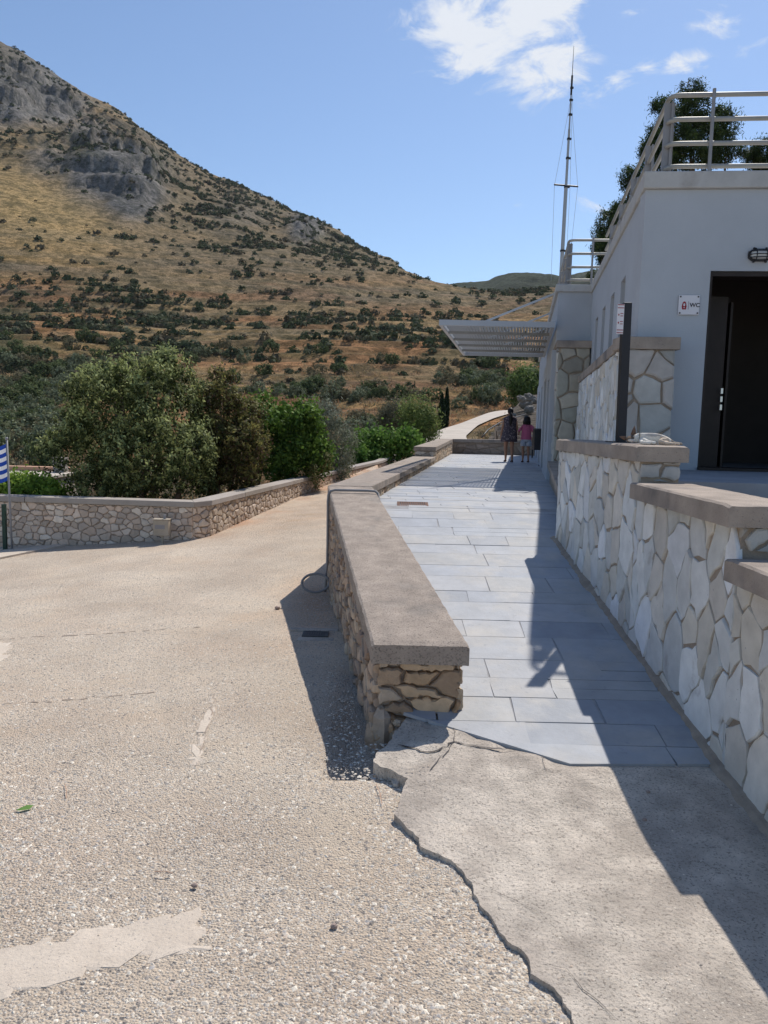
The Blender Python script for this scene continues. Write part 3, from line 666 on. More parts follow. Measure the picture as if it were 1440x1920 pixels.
# ---------------------------------------------------------------- left boundary wall
def left_wall():
    t = empty('boundary_wall', (-3.5, 14, -.4)); tag(t, 'long rubble stone boundary wall with grey coping, cornering below the big grey-green shrub', 'wall')
    c = MB(); th = .10
    coping(c, ((-9.5, 14.26), (-3.50, 13.98)), ((-9.5, 13.88), (-3.36, 13.60)), (.34, .328), th, 3.0, gap=.01, seed=1)
    coping(c, ((-3.50, 13.98), (-2.30, 21)), ((-3.13, 13.98), (-1.98, 21)), (.328, .335), th, 1.7, gap=.012, seed=2)
    c.add([(-3.36, 13.60, .228), (-3.13, 13.98, .228), (-3.50, 13.98, .228), (-3.36, 13.60, .328), (-3.13, 13.98, .328), (-3.50, 13.98, .328)], [[0, 2, 1], [3, 4, 5], [0, 1, 4, 3], [1, 2, 5, 4], [2, 0, 3, 5]])
    coping(c, ((-2.30, 21), (-.42, 31)), ((-1.98, 21), (-.09, 31)), (.335, .36), th, 1.7, gap=.012, seed=3)
    coping(c, ((-.42, 31), (.4, 37)), ((-.09, 31), (.75, 37)), (.36, .5), th, 1.7, gap=.012, seed=3)
    c.build('coping', M['capgrey'], t, bevel=.01)
    c = MB(); c.prism([(-9.5, 13.94), (-3.40, 13.66), (-3.19, 14.0), (-2.04, 21), (-.15, 31), (.7, 37), (.4, 37), (-.40, 31), (-2.27, 21), (-3.46, 14.2), (-9.5, 14.2)], -1.6, .226); c.build('core', M['mortar'], t)
    mb = MB(); f, l = fplane((-9.5, 13.94), (-3.40, 13.66), 1); facing(mb, [(0, -1.05), (l, -.5), (l, .225), (0, .225)], f, .145, .105, .009, .028, PAL_LEFT, 3, rough=.010, drop=.12, jit=.36)
    f, l = fplane((-3.40, 13.66), (-3.19, 14.0), 1); facing(mb, [(0, -.5), (l, -.5), (l, .225), (0, .225)], f, .2, .125, .016, .035, PAL_LEFT, 31, rough=.01)
    f, l = fplane((-3.19, 14.0), (-2.04, 21), 1); facing(mb, [(0, -.5), (l, -.3), (l, .225), (0, .225)], f, .175, .13, .018, .035, [(.50, .40, .31), (.46, .37, .28), (.55, .45, .36)], 5, rough=.01)
    f, l = fplane((-2.04, 21), (-.15, 31), 1); facing(mb, [(0, -.3), (l, .1), (l, .225), (0, .225)], f, .19, .13, .018, .035, [(.50, .38, .28), (.46, .35, .25), (.55, .43, .33)], 6, rough=.01)
    mb.build('stone_facing', M['stonel'], t)
left_wall()

# ---------------------------------------------------------------- paved walkway
def walkway():
    global EDGN
    p1, p2 = G(762, 1342, .07), G(972, 1411, .01); ex, ey = p2[0]-p1[0], p2[1]-p1[1]; l_ = math.hypot(ex, ey); EDGN = (ey/l_, -ex/l_, (ey*p1[0]-ex*p1[1])/l_)
    b = MB(); ys = [3.96, 4.12, 4.4, 6, 8, 9.25, 9.6, 14, 20, 28.1]
    def xl(y): return np.interp(y, [3.9, 4.35, 4.6, 9.5, 19.9, 28.1], [.1, .1, .22, -.38, 1.0, 2.1])
    XB = lambda y: float(np.interp(y, [3.96, 4.12, 4.4, 4.6], [.95, .62, .30, .22])) if y < 4.6 else float(xl(y))
    def xr(y): return np.interp(y, [3.9, 8.3, 8.31, 14, 30], [2.0, 2.0, 2.3, 3.6, 6.3])
    for i in range(len(ys)-1):
        a, c = ys[i], ys[i+1]; za, zc = float(ramp_z(a))-.003, float(ramp_z(c))-.003
        b.add([(XB(a), a, za), (xr(a), a, za), (xr(c), c, zc), (XB(c), c, zc)], [[0, 1, 2, 3]])
        if i == 0: pass
    o = b.build('walkway_bed', M['joint']); tag(o, 'grout bed under the slate paving', 'pavement', kind='structure')
    mb = MB(); rd = random.Random(4); y = 3.80
    pals = [(.375, .39, .415), (.35, .37, .405), (.40, .41, .43), (.365, .385, .415), (.41, .415, .42), (.335, .355, .39), (.385, .40, .425)]
    while y < 28.0:
        h = rd.uniform(.22, .40); y1 = min(y+h, 28.08)
        x = float(xl(y))-rd.uniform(0, .7)
        while x < float(xr(y)):
            w = rd.uniform(.38, 1.0); g = .0028; c = pals[rd.randrange(7)]; s = rd.uniform(.88, .99)
            parts = [(y, y1)] if rd.random() > .10 else [(y, y+h*.5), (y+h*.5, y1)]
            for (a, d) in parts:
                j = [rd.uniform(-.009, .009) for _ in range(8)]
                P = [(x+g+j[0], a+g+j[1]*.5), (x+w-g+j[2], a+g+j[3]*.5), (x+w-g+j[4], d-g+j[5]*.5), (x+g+j[6], d-g+j[7]*.5)]
                P = [tuple(p) for p in P]
                for (nx_, ny_, dd) in ([(-1, 0, -.12), EDGN, (0.04, -1, -3.835)] if a < 4.6 else []): P = clip(P, nx_, ny_, dd) if len(P) > 2 else P
                if a > 4.15: P = clip(P, -1, 0, -float(xl((a+d)/2))) if len(P) > 2 else P
                P = clip(P, 1, 0, float(xr(a))) if len(P) > 2 else P
                if len(P) < 3: continue
                dz = rd.uniform(0, .003); z = [float(ramp_z(p[1]))+dz for p in P]
                mb.prism(P, [q-.02 for q in z], z, (c[0]*s, c[1]*s, c[2]*s))
            x += w
        y = y1
    o = mb.build('walkway', M['flag']); tag(o, 'blue-grey slate paved walkway between the parapet and the retaining wall', 'pavement', kind='structure')
walkway()

# ---------------------------------------------------------------- concrete apron with its broken edge
def densify(P, amp, seed, step=.04):
    rd = random.Random(seed); o = []
    for i in range(len(P)-1):
        a, b = P[i], P[i+1]; n = max(1, int(math.hypot(b[0]-a[0], b[1]-a[1])/step))
        for k in range(n):
            t = k/n; o.append((a[0]+(b[0]-a[0])*t+rd.uniform(-amp, amp), a[1]+(b[1]-a[1])*t+rd.uniform(-amp, amp)))
    o.append(P[-1]); return o
EDGE_PX = [(770, 1350), (742, 1385), (705, 1415), (700, 1432), (735, 1452), (760, 1468), (750, 1490), (745, 1530), (770, 1552), (792, 1588), (850, 1612), (878, 1650), (905, 1690), (940, 1740), (985, 1790), (1000, 1825), (1035, 1845), (1060, 1890), (1075, 1925), (1090, 2050), (1100, 2300)]
def apron():
    edge = [G(x, y, -.045+.05*max(0, (1480-y)/130)) for x, y in EDGE_PX]; edge = densify(densify(edge, .014, 5, .07), .005, 6, .02)
    # split along x as a grid draped on the ramp: rows of y, left boundary from the edge line
    mb = MB(); far = [(p[0], p[1]) for p in edge]
    pts = far+[(2.2, far[-1][1]), (2.2, 4.1), (.52, 4.42), (.2, 4.46)]
    bm = bmesh.new(); vs = [bm.verts.new((p[0], p[1], 0)) for p in pts]; fc = bm.faces.new(vs); bm.normal_update()
    bmesh.ops.triangulate(bm, faces=[fc], quad_method='BEAUTY', ngon_method='EAR_CLIP')
    for ax, vals in ((0, np.arange(0, 2.2, .12)), (1, np.arange(1.3, 4.4, .12))):
        for v in vals:
            no = (1, 0, 0) if ax == 0 else (0, 1, 0); co = (v, 0, 0) if ax == 0 else (0, v, 0)
            bmesh.ops.bisect_plane(bm, geom=bm.verts[:]+bm.edges[:]+bm.faces[:], plane_co=co, plane_no=no, dist=1e-5)
    bmesh.ops.remove_doubles(bm, verts=bm.verts[:], dist=1e-4)
    for v in bm.verts: v.co.z = float(ramp_z(v.co.y))+.0+.012*float(fbm(v.co.x*2.2, v.co.y*2.2, 4, 2))-(.020 if v.co.y > 3.86 and v.co.x*EDGN[0]+v.co.y*EDGN[1] < EDGN[2]-.01 else 0)-.04*float(smooth(.35, .05, v.co.x))*float(smooth(3.6, 4.0, v.co.y))
    ext = bmesh.ops.extrude_face_region(bm, geom=bm.faces[:])
    for v in [g for g in ext['geom'] if isinstance(g, bmesh.types.BMVert)]: v.co.z -= .16
    bmesh.ops.recalc_face_normals(bm, faces=bm.faces[:])
    me = bpy.data.meshes.new('concrete_apron'); bm.to_mesh(me); bm.free(); me.materials.append(M['apron']); o = link('concrete_apron', me)
    tag(o, 'cracked concrete apron with a jagged broken edge in front of the paving', 'pavement', kind='structure')
    # hairline cracks
    cr = MB()
    def crack(P, w, sd, z=None):
        q = densify([G(x, y, float(ramp_z(3.9)) if y < 1440 else -.045) for x, y in P], .007, sd, .03); rd = random.Random(sd); vs = []; fs = []
        for i, p in enumerate(q):
            a = q[max(0, i-1)]; b = q[min(len(q)-1, i+1)]; dx, dy = b[0]-a[0], b[1]-a[1]; l = math.hypot(dx, dy)+1e-9
            ww = w*rd.uniform(.3, 1.3)*(1 if 0 < i < len(q)-1 else .1); zz = float(ramp_z(p[1]))+.012*float(fbm(p[0]*2.2, p[1]*2.2, 4, 2))+.005-(.020 if p[1] > 3.86 and p[0]*EDGN[0]+p[1]*EDGN[1] < EDGN[2]-.01 else 0)-.04*float(smooth(.35, .05, p[0]))*float(smooth(3.6, 4.0, p[1]))
            vs += [(p[0]-dy/l*ww, p[1]+dx/l*ww, zz), (p[0]+dy/l*ww, p[1]-dx/l*ww, zz)]
        for i in range(len(q)-1): fs.append([2*i, 2*i+1, 2*i+3, 2*i+2])
        cr.add(vs, fs)
    crack([(748, 1395), (770, 1402), (800, 1412), (825, 1411), (850, 1398), (900, 1406), (945, 1411), (970, 1408)], .006, 1)
    crack([(852, 1375), (850, 1398), (832, 1420), (828, 1440), (805, 1462)], .0025, 2)
    crack([(1010, 1800), (1060, 1820), (1120, 1880), (1160, 1915)], .0014, 4)
    crack([(870, 1640), (935, 1672), (1010, 1710)], .001, 6); crack([(1010, 1415), (1015, 1440), (1025, 1465)], .0018, 7)
    o = cr.build('crack', M['ink']); tag(o, 'thin dark cracks running through the concrete apron', 'crack', kind='structure')
    jt = MB(); rd_ = random.Random(9)
    for P, w in (([(-20, 1166), (60, 1160), (200, 1157), (300, 1152), (375, 1149)], .010), ([(10, 1303), (100, 1299), (200, 1290), (290, 1283)], .006), ([(404, 1288), (396, 1330), (384, 1380), (370, 1432)], .005)):
        q = densify([G(x, y, -.10) for x, y in P], .012, 4, .05)
        for i in range(len(q)-1):
            if rd_.random() < .25: continue
            a, b = q[i], q[i+1]; dx, dy = b[0]-a[0], b[1]-a[1]; l = math.hypot(dx, dy)+1e-9; ww = w*rd_.uniform(.3, 1.2)
            zz = lambda p: float(road_z(*p))+float(fbm(p[0]*1.2, p[1]*1.2, 4, 9))*.012+.004
            jt.add([(a[0]-dy/l*ww, a[1]+dx/l*ww, zz(a)), (a[0]+dy/l*ww, a[1]-dx/l*ww, zz(a)), (b[0]+dy/l*ww, b[1]-dx/l*ww, zz(b)), (b[0]-dy/l*ww, b[1]+dx/l*ww, zz(b))], [[0, 1, 2, 3]])
    tag(jt.build('surface_joint', M['mortar']), 'thin worn joints showing through the gravelly forecourt', 'joint', kind='structure')
    # loose broken lump at the edge
    lp = MB(); x, y = G(745, 1470, -.08); lp.ell((x, y, -.085), (.035, .05, .045), 8, 6, (1, 1, 1), noise=.35, sd=3); o = lp.build('concrete_lump', M['apron']); tag(o, 'broken lump of concrete at the corner of the apron below the parapet end', 'rubble')
    # smooth patches in the gravel
    def patch(P, name, label, sd, lift=.006, m='patch'):
        q = densify(densify([G(x, y, -.07) for x, y in P]+[G(*P[0], -.07)], .02, sd, .09), .008, sd+1, .02)[:-1]
        bm = bmesh.new(); f = bm.faces.new([bm.verts.new((p[0], p[1], 0)) for p in q]); bm.normal_update(); bmesh.ops.triangulate(bm, faces=[f], ngon_method='EAR_CLIP')
        x0 = min(p[0] for p in q); y0 = min(p[1] for p in q); x1 = max(p[0] for p in q); y1 = max(p[1] for p in q)
        for ax, a, b in ((0, x0, x1), (1, y0, y1)):
            for v in np.arange(a, b, .1): bmesh.ops.bisect_plane(bm, geom=bm.verts[:]+bm.edges[:]+bm.faces[:], plane_co=((v, 0, 0) if ax == 0 else (0, v, 0)), plane_no=((1, 0, 0) if ax == 0 else (0, 1, 0)), dist=1e-5)
        for v in bm.verts: v.co.z = float(road_z(v.co.x, v.co.y)+fbm(v.co.x*1.2, v.co.y*1.2, 4, 9)*.012)+lift-.003
        for v in bm.verts:
            if v.is_boundary: v.co.z -= .009
        for f in bm.faces:
            if f.normal.z < 0: f.normal_flip()
        me = bpy.data.meshes.new(name); bm.to_mesh(me); bm.free(); me.materials.append(M[m]); tag(link(name, me), label, 'concrete', kind='structure'); return q
    return [patch([(-40, 1778), (100, 1745), (230, 1722), (378, 1690), (392, 1772), (340, 1788), (200, 1812), (100, 1842), (-40, 1880)], 'concrete_patch', 'pale smooth concrete strip in the gravel at lower left', 1),
            patch([(-40, 1160), (25, 1165), (10, 1200), (-40, 1215)], 'concrete_patch', 'small smooth concrete patch at the left edge of the gravel', 2),
            patch([(393, 1285), (408, 1280), (374, 1430), (345, 1432)], 'concrete_patch', 'narrow sliver of bare concrete in the gravel', 3)]
PATCHES = apron()
def left_slab():
    mb = MB(); P = [(-9.5, 13.93), (-5.65, 13.75), (-6.55, 12.0), (-9.5, 10.6)]
    mb.prism(P, -1.4, [float(road_z(*p))+.03 for p in P]); o = mb.build('parking_slab', M['patch']); tag(o, 'pale concrete slab at the foot of the boundary wall by the flagpole', 'pavement', kind='structure')
left_slab()

# loose pebbles: uncountable, one object
def inpoly(x, y, P):
    r = np.zeros(len(x), bool); n = len(P)
    for i in range(n):
        a, b = P[i], P[(i+1) % n]; c = ((a[1] > y) != (b[1] > y)) & (x < (b[0]-a[0])*(y-a[1])/(b[1]-a[1]+1e-12)+a[0]); r ^= c
    return r
def pebbles():
    n = 170000; y = 1.7+rng.random(n)**1.9*8.5; x = (rng.random(n)*1.12-.56)*y+.0
    dens = fbm(x*1.1, y*1.1, 4, 66)*.5+.5
    ed = [G(a, b, -.05) for a, b in EDGE_PX]; ex = np.interp(y, [p[1] for p in ed][::-1], [p[0] for p in ed][::-1])
    lim = np.where(y > 4.3, np.interp(y, [4.3, 9.5], [-.08, -.72]), ex-.02)
    keep = (x < lim) & (rng.random(n) < .25+1.2*smooth(.3, .65, dens)+.8*smooth(.35, .0, np.abs(x-lim)))
    for P in PATCHES: keep &= ~(inpoly(x, y, P) & (rng.random(n) > .4))
    x, y = x[keep], y[keep]; x, y = x[:70000], y[:70000]; n = len(x)
    z = road_z(x, y)+fbm(x*1.2, y*1.2, 4, 9)*.012
    # few on the apron
    k = 12000; ya = 2.0+rng.random(k)*1.85; xa = rng.random(k)*2.0; ex = np.interp(ya, [p[1] for p in ed][::-1], [p[0] for p in ed][::-1]); q = (xa > ex+.03) & (xa < 1.75) & (rng.random(k) < .2+smooth(.1, .5, fbm(xa*1.3, ya*3, 3, 8))); xa, ya = xa[q], ya[q]
    za = ramp_z(ya)+.012*fbm(xa*2.2, ya*2.2, 4, 2)+.001
    r = np.concatenate([.0020+.0105*rng.random(n)**3.0, .0015+.0045*rng.random(len(xa))**3])
    kc = 1500; yc = 2.0+rng.random(kc)*1.9; xc = np.interp(yc, [p[1] for p in ed][::-1], [p[0] for p in ed][::-1])-.01-rng.random(kc)**2*.16; zc = road_z(xc, yc)+fbm(xc*1.2, yc*1.2, 4, 9)*.012   # grit against the broken edge
    r = np.concatenate([r, .003+.011*rng.random(kc)**2.5])
    x = np.concatenate([x, xa, xc]); y = np.concatenate([y, ya, yc]); z = np.concatenate([z, za, zc]); n = len(x)
    O = np.array([[1, 0, 0], [0, 1, 0], [-1, 0, 0], [0, -1, 0], [0, 0, 1.0]]); T = np.array([[0, 1, 4], [1, 2, 4], [2, 3, 4], [3, 0, 4]])
    s = np.stack([r*rng.uniform(.8, 1.5, n), r*rng.uniform(.6, 1.1, n), r*rng.uniform(.28, .55, n)], -1); an = rng.random(n)*6.28
    V = O[None]*s[:, None]*rng.uniform(.75, 1.2, (n, 5, 1)); c, sn = np.cos(an)[:, None], np.sin(an)[:, None]
    X = V[..., 0]*c-V[..., 1]*sn+x[:, None]; Yy = V[..., 0]*sn+V[..., 1]*c+y[:, None]; Z = V[..., 2]+z[:, None]-.0005
    P = np.stack([X, Yy, Z], -1); P = P[:, T.ravel()].reshape(-1, 3)
    pal = np.array([(.60, .53, .44), (.47, .40, .32), (.74, .67, .56), (.36, .32, .28), (.42, .39, .36), (.54, .44, .35), (.26, .23, .20)]); col = pal[rng.choice(7, n, p=[.24, .14, .32, .08, .07, .12, .03])]*rng.uniform(.85, 1.15, (n, 1))
    o = np_mesh('loose_pebbles', P, 3, M['pebble'], np.repeat(col, 4, axis=0)); tag(o, 'small loose pebbles scattered over the gravel forecourt', 'pebbles', kind='stuff')
pebbles()

# ---------------------------------------------------------------- right retaining wall
def retaining_wall():
    t = empty('retaining_wall', (1.8, 5.4, .2)); tag(t, 'stepped retaining wall of white crazy slabs with three brown copings on the right of the walkway', 'wall')
    X0, X1 = 1.765, 2.14
    def rc(y0, y1, z, x0=X0, x1=X1, sd=1, th=.115):
        c = MB(); rough_cap(c, [(x0, y0), (x0, y1)], [(x1, y0), (x1, y1)], z, z, th, int((y1-y0)*14), 8, .0025, sd); c.build('coping', M['capdark'], t)
    rc(5.46, 8.05, 1.655, sd=2); rc(3.84, 5.42, 1.40, x0=1.72, sd=3); rc(1.6, 3.80, 1.14, x0=1.70, sd=4)
    c = MB(); a = X0+.045
    c.box(a, 2.09, 5.50, 8.02, -.6, 1.54); c.box(a, 2.09, 3.88, 5.50, -.6, 1.285); c.box(a, 2.09, 1.6, 3.88, -.6, 1.025); c.build('core', M['mortard'], t)
    mb = MB(); f, l = fplane((a, 8.02), (a, 1.6), 1); Y = lambda y: 8.02-y
    kw = dict(sx=.185, sy=.27, gap=.012, th=.013, pal=PAL_WHITE, rough=.017, drop=.2, jit=.47)
    facing(mb, [(0, .55), (Y(5.5), .15), (Y(5.5), 1.538), (0, 1.538)], f, seed=3, **kw)
    facing(mb, [(Y(5.5), .15), (Y(3.88), -.10), (Y(3.88), 1.283), (Y(5.5), 1.283)], f, seed=4, **kw)
    facing(mb, [(Y(3.88), -.10), (l, -.15), (l, 1.023), (Y(3.88), 1.023)], f, seed=5, **kw)
    f, l = fplane((a, 5.50), (2.09, 5.50), 1); facing(mb, [(0, 1.40), (l, 1.40), (l, 1.538), (0, 1.538)], f, .2, .12, .015, .025, PAL_GREY, 6)
    f, l = fplane((a, 3.88), (2.09, 3.88), 1); facing(mb, [(0, 1.14), (l, 1.14), (l, 1.283), (0, 1.283)], f, .16, .12, .015, .025, PAL_GREY, 7)
    f, l = fplane((2.09, 8.02), (a, 8.02), 1); facing(mb, [(0, .6), (l, .6), (l, 1.538), (0, 1.538)], f, .2, .3, .02, .03, PAL_WHITE, 7)
    mb.build('stone_facing', M['slabw'], t)
    d = MB(); q = random.Random(5)                                      # dirt and mortar spilled along the foot
    ys = np.arange(1.6, 8.05, .035); vs = []
    for y in ys: z = float(ramp_z(y)); w = .045+.03*float(fbm(y*3, 1., 4, 3))+q.uniform(-.008, .008); vs += [(1.83, y, z+.035+q.uniform(-.006, .006)), (1.79-w*.4, y, z+.018), (1.79-w, y, z-.004)]
    d.add(vs, [[3*i+j, 3*i+j+1, 3*i+j+4, 3*i+j+3] for i in range(len(ys)-1) for j in (0, 1)])
    d.build('mortar_fillet', M['mortard'], t)
retaining_wall()

def terrace():
    b = MB(); b.prism([(2.095, 6.25), (9, 5.75), (9, 14.2), (3.7, 14.2), (2.3, 8.02), (2.095, 8.02)], -.5, 1.36)
    for k in range(5): b.prism([(2.095, 5.95-.3*k), (9, 5.45-.3*k), (9, 5.749-.3*k), (2.095, 6.249-.3*k)], -.5, 1.20-.16*k)
    b.prism([(2.095, 1.0), (9, 1.0), (9, 4.249), (2.095, 4.749)], -.5, .40)
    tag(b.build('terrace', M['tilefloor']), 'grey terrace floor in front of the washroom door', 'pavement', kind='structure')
    t = empty('bench_wall', (2.4, 10, .6)); tag(t, 'low concrete kerb bench at the foot of the building between the two stone pillars', 'bench')
    c = MB(); c.prism([(1.88, 8.07), (2.35, 8.07), (3.34, 13.85), (2.90, 13.85)], [.88, .88, 1.08, 1.08], [.99, .99, 1.19, 1.19]); c.build('seat_slab', M['capdark'], t, bevel=.01)
    c = MB(); c.prism([(1.94, 8.09), (2.34, 8.09), (3.33, 13.84), (2.95, 13.84)], .3, [.878, .878, 1.078, 1.078]); c.build('base', M['mortard'], t)
terrace()

# ---------------------------------------------------------------- washroom building
AX = Vector((.172, .985, 0)).normalized(); FX = Vector((1, -.10, 0)).normalized()
P0 = Vector((2.62, 8.30, 0))          # front left corner
FLOOR = 1.36; ROOF = 4.40
def wp(s, q, z): p = P0+FX*s+AX*q; return (p.x, p.y, z)      # s along facade, q back along side
def panel(mb, org, ux, L, z0, z1, nrm, th, holes, col=None):
    """wall panel with rectangular openings; org at outer face, thickness goes along -nrm; butt-jointed blocks"""
    xs = sorted(set([0, L]+[v for h in holes for v in h[:2]])); zs = sorted(set([z0, z1]+[v for h in holes for v in h[2:]]))
    for i in range(len(xs)-1):
        col0 = None; run = []
        for j in range(len(zs)-1):
            cx, cz = (xs[i]+xs[i+1])/2, (zs[j]+zs[j+1])/2
            inside = any(h[0] < cx < h[1] and h[2] < cz < h[3] for h in holes)
            if not inside:
                if run and abs(run[-1][1]-zs[j]) < 1e-6: run[-1][1] = zs[j+1]
                else: run.append([zs[j], zs[j+1]])
        for a, b in run:
            A = org+ux*xs[i]; B = org+ux*xs[i+1]; A2 = A-nrm*th; B2 = B-nrm*th
            mb.prism([(A.x, A.y), (B.x, B.y), (B2.x, B2.y), (A2.x, A2.y)], a, b, col)
FN = Vector((-.0995, -.995, 0))       # facade normal
SN = Vector((-.985, .172, 0))         # side normal
def washroom():
    t = empty('washroom_building', (P0.x, P0.y, FLOOR)); tag(t, 'white flat-roofed washroom building with a dark open doorway and grey roof railings', 'building')
    w = MB()
    panel(w, P0, FX, 4.5, FLOOR-.0, ROOF-.17, FN, .25, [(.70, 1.95, FLOOR, 3.42)])
    wins = [(1.05, 1.50, 2.75, 3.62), (2.20, 2.65, 2.75, 3.62), (3.35, 3.80, 2.75, 3.62), (4.5, 4.95, 2.75, 3.62)]
    S0 = P0+AX*.252; panel(w, S0, AX, 6.1, FLOOR-.6, ROOF-.17, SN, .25, [(a, b, c, d) for a, b, c, d in wins])
    w.build('wall', M['white'], t)
    r = MB()
    def slab(pts, z0, z1): r.prism([(p[0], p[1]) for p in pts], z0, z1)
    slab([wp(-.03, -.05, 0), wp(4.5, -.05, 0), wp(4.5, 6.35, 0), wp(-.03, 6.35, 0)], ROOF-.168, ROOF)
    r.build('roof_slab', M['roofslab'], t, bevel=.012)
    for k, (a, b, c, d) in enumerate(wins):                    # deep-set narrow windows
        m = MB(); o = S0-SN*.17; A = o+AX*(a+.003); B = o+AX*(b-.003); A2 = A-SN*.03; B2 = B-SN*.03
        m.prism([(A.x, A.y), (B.x, B.y), (B2.x, B2.y), (A2.x, A2.y)], c+.003, d-.003); wi = m.build('window', M['reveal'], t)
        m = MB(); A = o+SN*.004+AX*(a+.06); B = o+SN*.004+AX*(b-.06); A2 = A-SN*.006; B2 = B-SN*.006
        m.prism([(A.x, A.y), (B.x, B.y), (B2.x, B2.y), (A2.x, A2.y)], c+.06, d-.06); m.build('pane', M['black'], wi)
    # dim room behind the doorway
    m = MB(); 
    def ibox(s0, s1, q0, q1, z0, z1, mm=m): mm.prism([wp(s0, q0, 0)[:2], wp(s1, q0, 0)[:2], wp(s1, q1, 0)[:2], wp(s0, q1, 0)[:2]], z0, z1)
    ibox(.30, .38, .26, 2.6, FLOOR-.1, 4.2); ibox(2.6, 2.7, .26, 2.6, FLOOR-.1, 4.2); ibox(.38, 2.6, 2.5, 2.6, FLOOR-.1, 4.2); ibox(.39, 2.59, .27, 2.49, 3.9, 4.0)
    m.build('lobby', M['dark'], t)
    m = MB(); ibox(.704, .725, .01, .25, FLOOR+.031, 3.415, m); ibox(.726, 1.945, .02, .24, 3.37, 3.415, m); f = m.build('door_frame', M['darkwood'], t)
    m = MB(); ibox(.78, 1.03, .55, .60, FLOOR+.01, 3.25, m); d = m.build('door', M['darkwood'], t)
    m = MB(); ibox(1.075, 1.10, .60, 1.5, FLOOR+.01, 3.2, m); ibox(1.3, 1.32, 1.6, 2.4, FLOOR+.01, 3.0, m); m.build('cubicle_door', M['darkwood'], t)
    h = MB()
    for k in range(3): q = wp(1.01, .50, 2.04+.09*k); h.box(q[0]-.012, q[0]+.012, q[1]-.02, q[1], q[2]-.03, q[2]+.03)
    h.build('handle', M['steel'], d)
    m = MB(); ibox(.7, 1.95, -.06, .25, FLOOR+.003, FLOOR+.03, m); m.build('threshold', M['darkwood'], t)
    # stone clad plinth with its coping along the side and a pier at the front
    L0 = Vector((2.37, 7.96, 0))
    c = MB(); c.prism([(2.335, 7.93), (2.93, 7.88), (2.93, 8.30), (2.45, 8.36), (2.335, 8.2)], 2.575, 2.70)
    e = L0+AX*.25; g = L0+AX*6.0
    c.prism([(e.x-.03, e.y+.03), (e.x+.33, e.y+.03), (g.x+.30, g.y), (g.x-.03, g.y)], 2.578, 2.695); c.build('plinth_coping', M['capdark'], t, bevel=.008)
    c = MB(); c.prism([(2.385, 7.98), (2.89, 7.93), (2.89, 8.26), (2.75, 8.3), (g.x+.3, g.y), (g.x+.02, g.y)], .5, 2.574); c.build('plinth_core', M['mortard'], t)
    mb = MB(); f_, l = fplane((2.375, 7.98), (2.895, 7.93), 1); facing(mb, [(0, 1.3), (l, 1.3), (l, 2.573), (0, 2.573)], f_, .25, .26, .016, .03, [(.47, .45, .41), (.42, .405, .37), (.52, .49, .45), (.44, .40, .36)], 5, rough=.012, drop=.1)
    f_, l = fplane((g.x+.02, g.y), (2.385, 7.98), 1); facing(mb, [(0, .9), (l, .9), (l, 2.573), (0, 2.573)], f_, .22, .30, .025, .035, PAL_WHITE, 8, drop=.1)
    mb.build('plinth_stone', M['slabw'], t)
    rail(t, [wp(-.02+.22, 6.2, ROOF), wp(.22, .2, ROOF), wp(4.4, .2, ROOF)], 1.25)
def rail(parent, P, sp):
    """four-rail roof railing: flat plate posts along the side, round ones along the front"""
    P = [Vector(p) for p in P]; h = [.12, .35, .59, .83]
    rl = empty('railing', tuple(P[1])); rl.parent = parent; rl.location = Vector(P[1])-Vector(parent.location)
    for k, z in enumerate(h):
        m = MB(); a, b, c = P; d1 = (a-b).normalized(); d2 = (c-b).normalized(); r = .13; up = Vector((0, 0, z)); out = -(d1+d2).normalized()*0
        pts = [a+up, b+d1*r+up]
        for i in range(1, 6):
            t = i/6; pts.append(b+up+d1*r*(1-t)**2+d2*r*t*t)
        pts += [b+d2*r+up, c+up]
        m.tube(pts, .024, 10); o = m.build('rail', M['rail'], rl, smooth=True)
    L = (P[0]-P[1]).length; d = (P[0]-P[1]).normalized(); n = int(L/sp)
    for k in range(n+1):
        q = P[1]+d*(.10+sp*k)+Vector((.034, 0, 0)); m = MB(); m.prism([(q.x-.006, q.y-.035), (q.x+.012, q.y-.035), (q.x+.012+d.x*.07, q.y+.045), (q.x-.006+d.x*.07, q.y+.045)], q.z, q.z+.80); 
        m.box(q.x-.07, q.x+.035, q.y-.012, q.y+.012, q.z+.0, q.z+.79); m.build('post', M['plate'], rl)
    L = (P[2]-P[1]).length; d = (P[2]-P[1]).normalized(); k = .42
    while k < L:
        q = P[1]+d*k; m = MB(); m.tube([q+Vector((0, -.045, 0)), q+Vector((0, -.045, .87))], .019, 8); m.build('post', M['plate'], rl); k += 1.4
washroom()

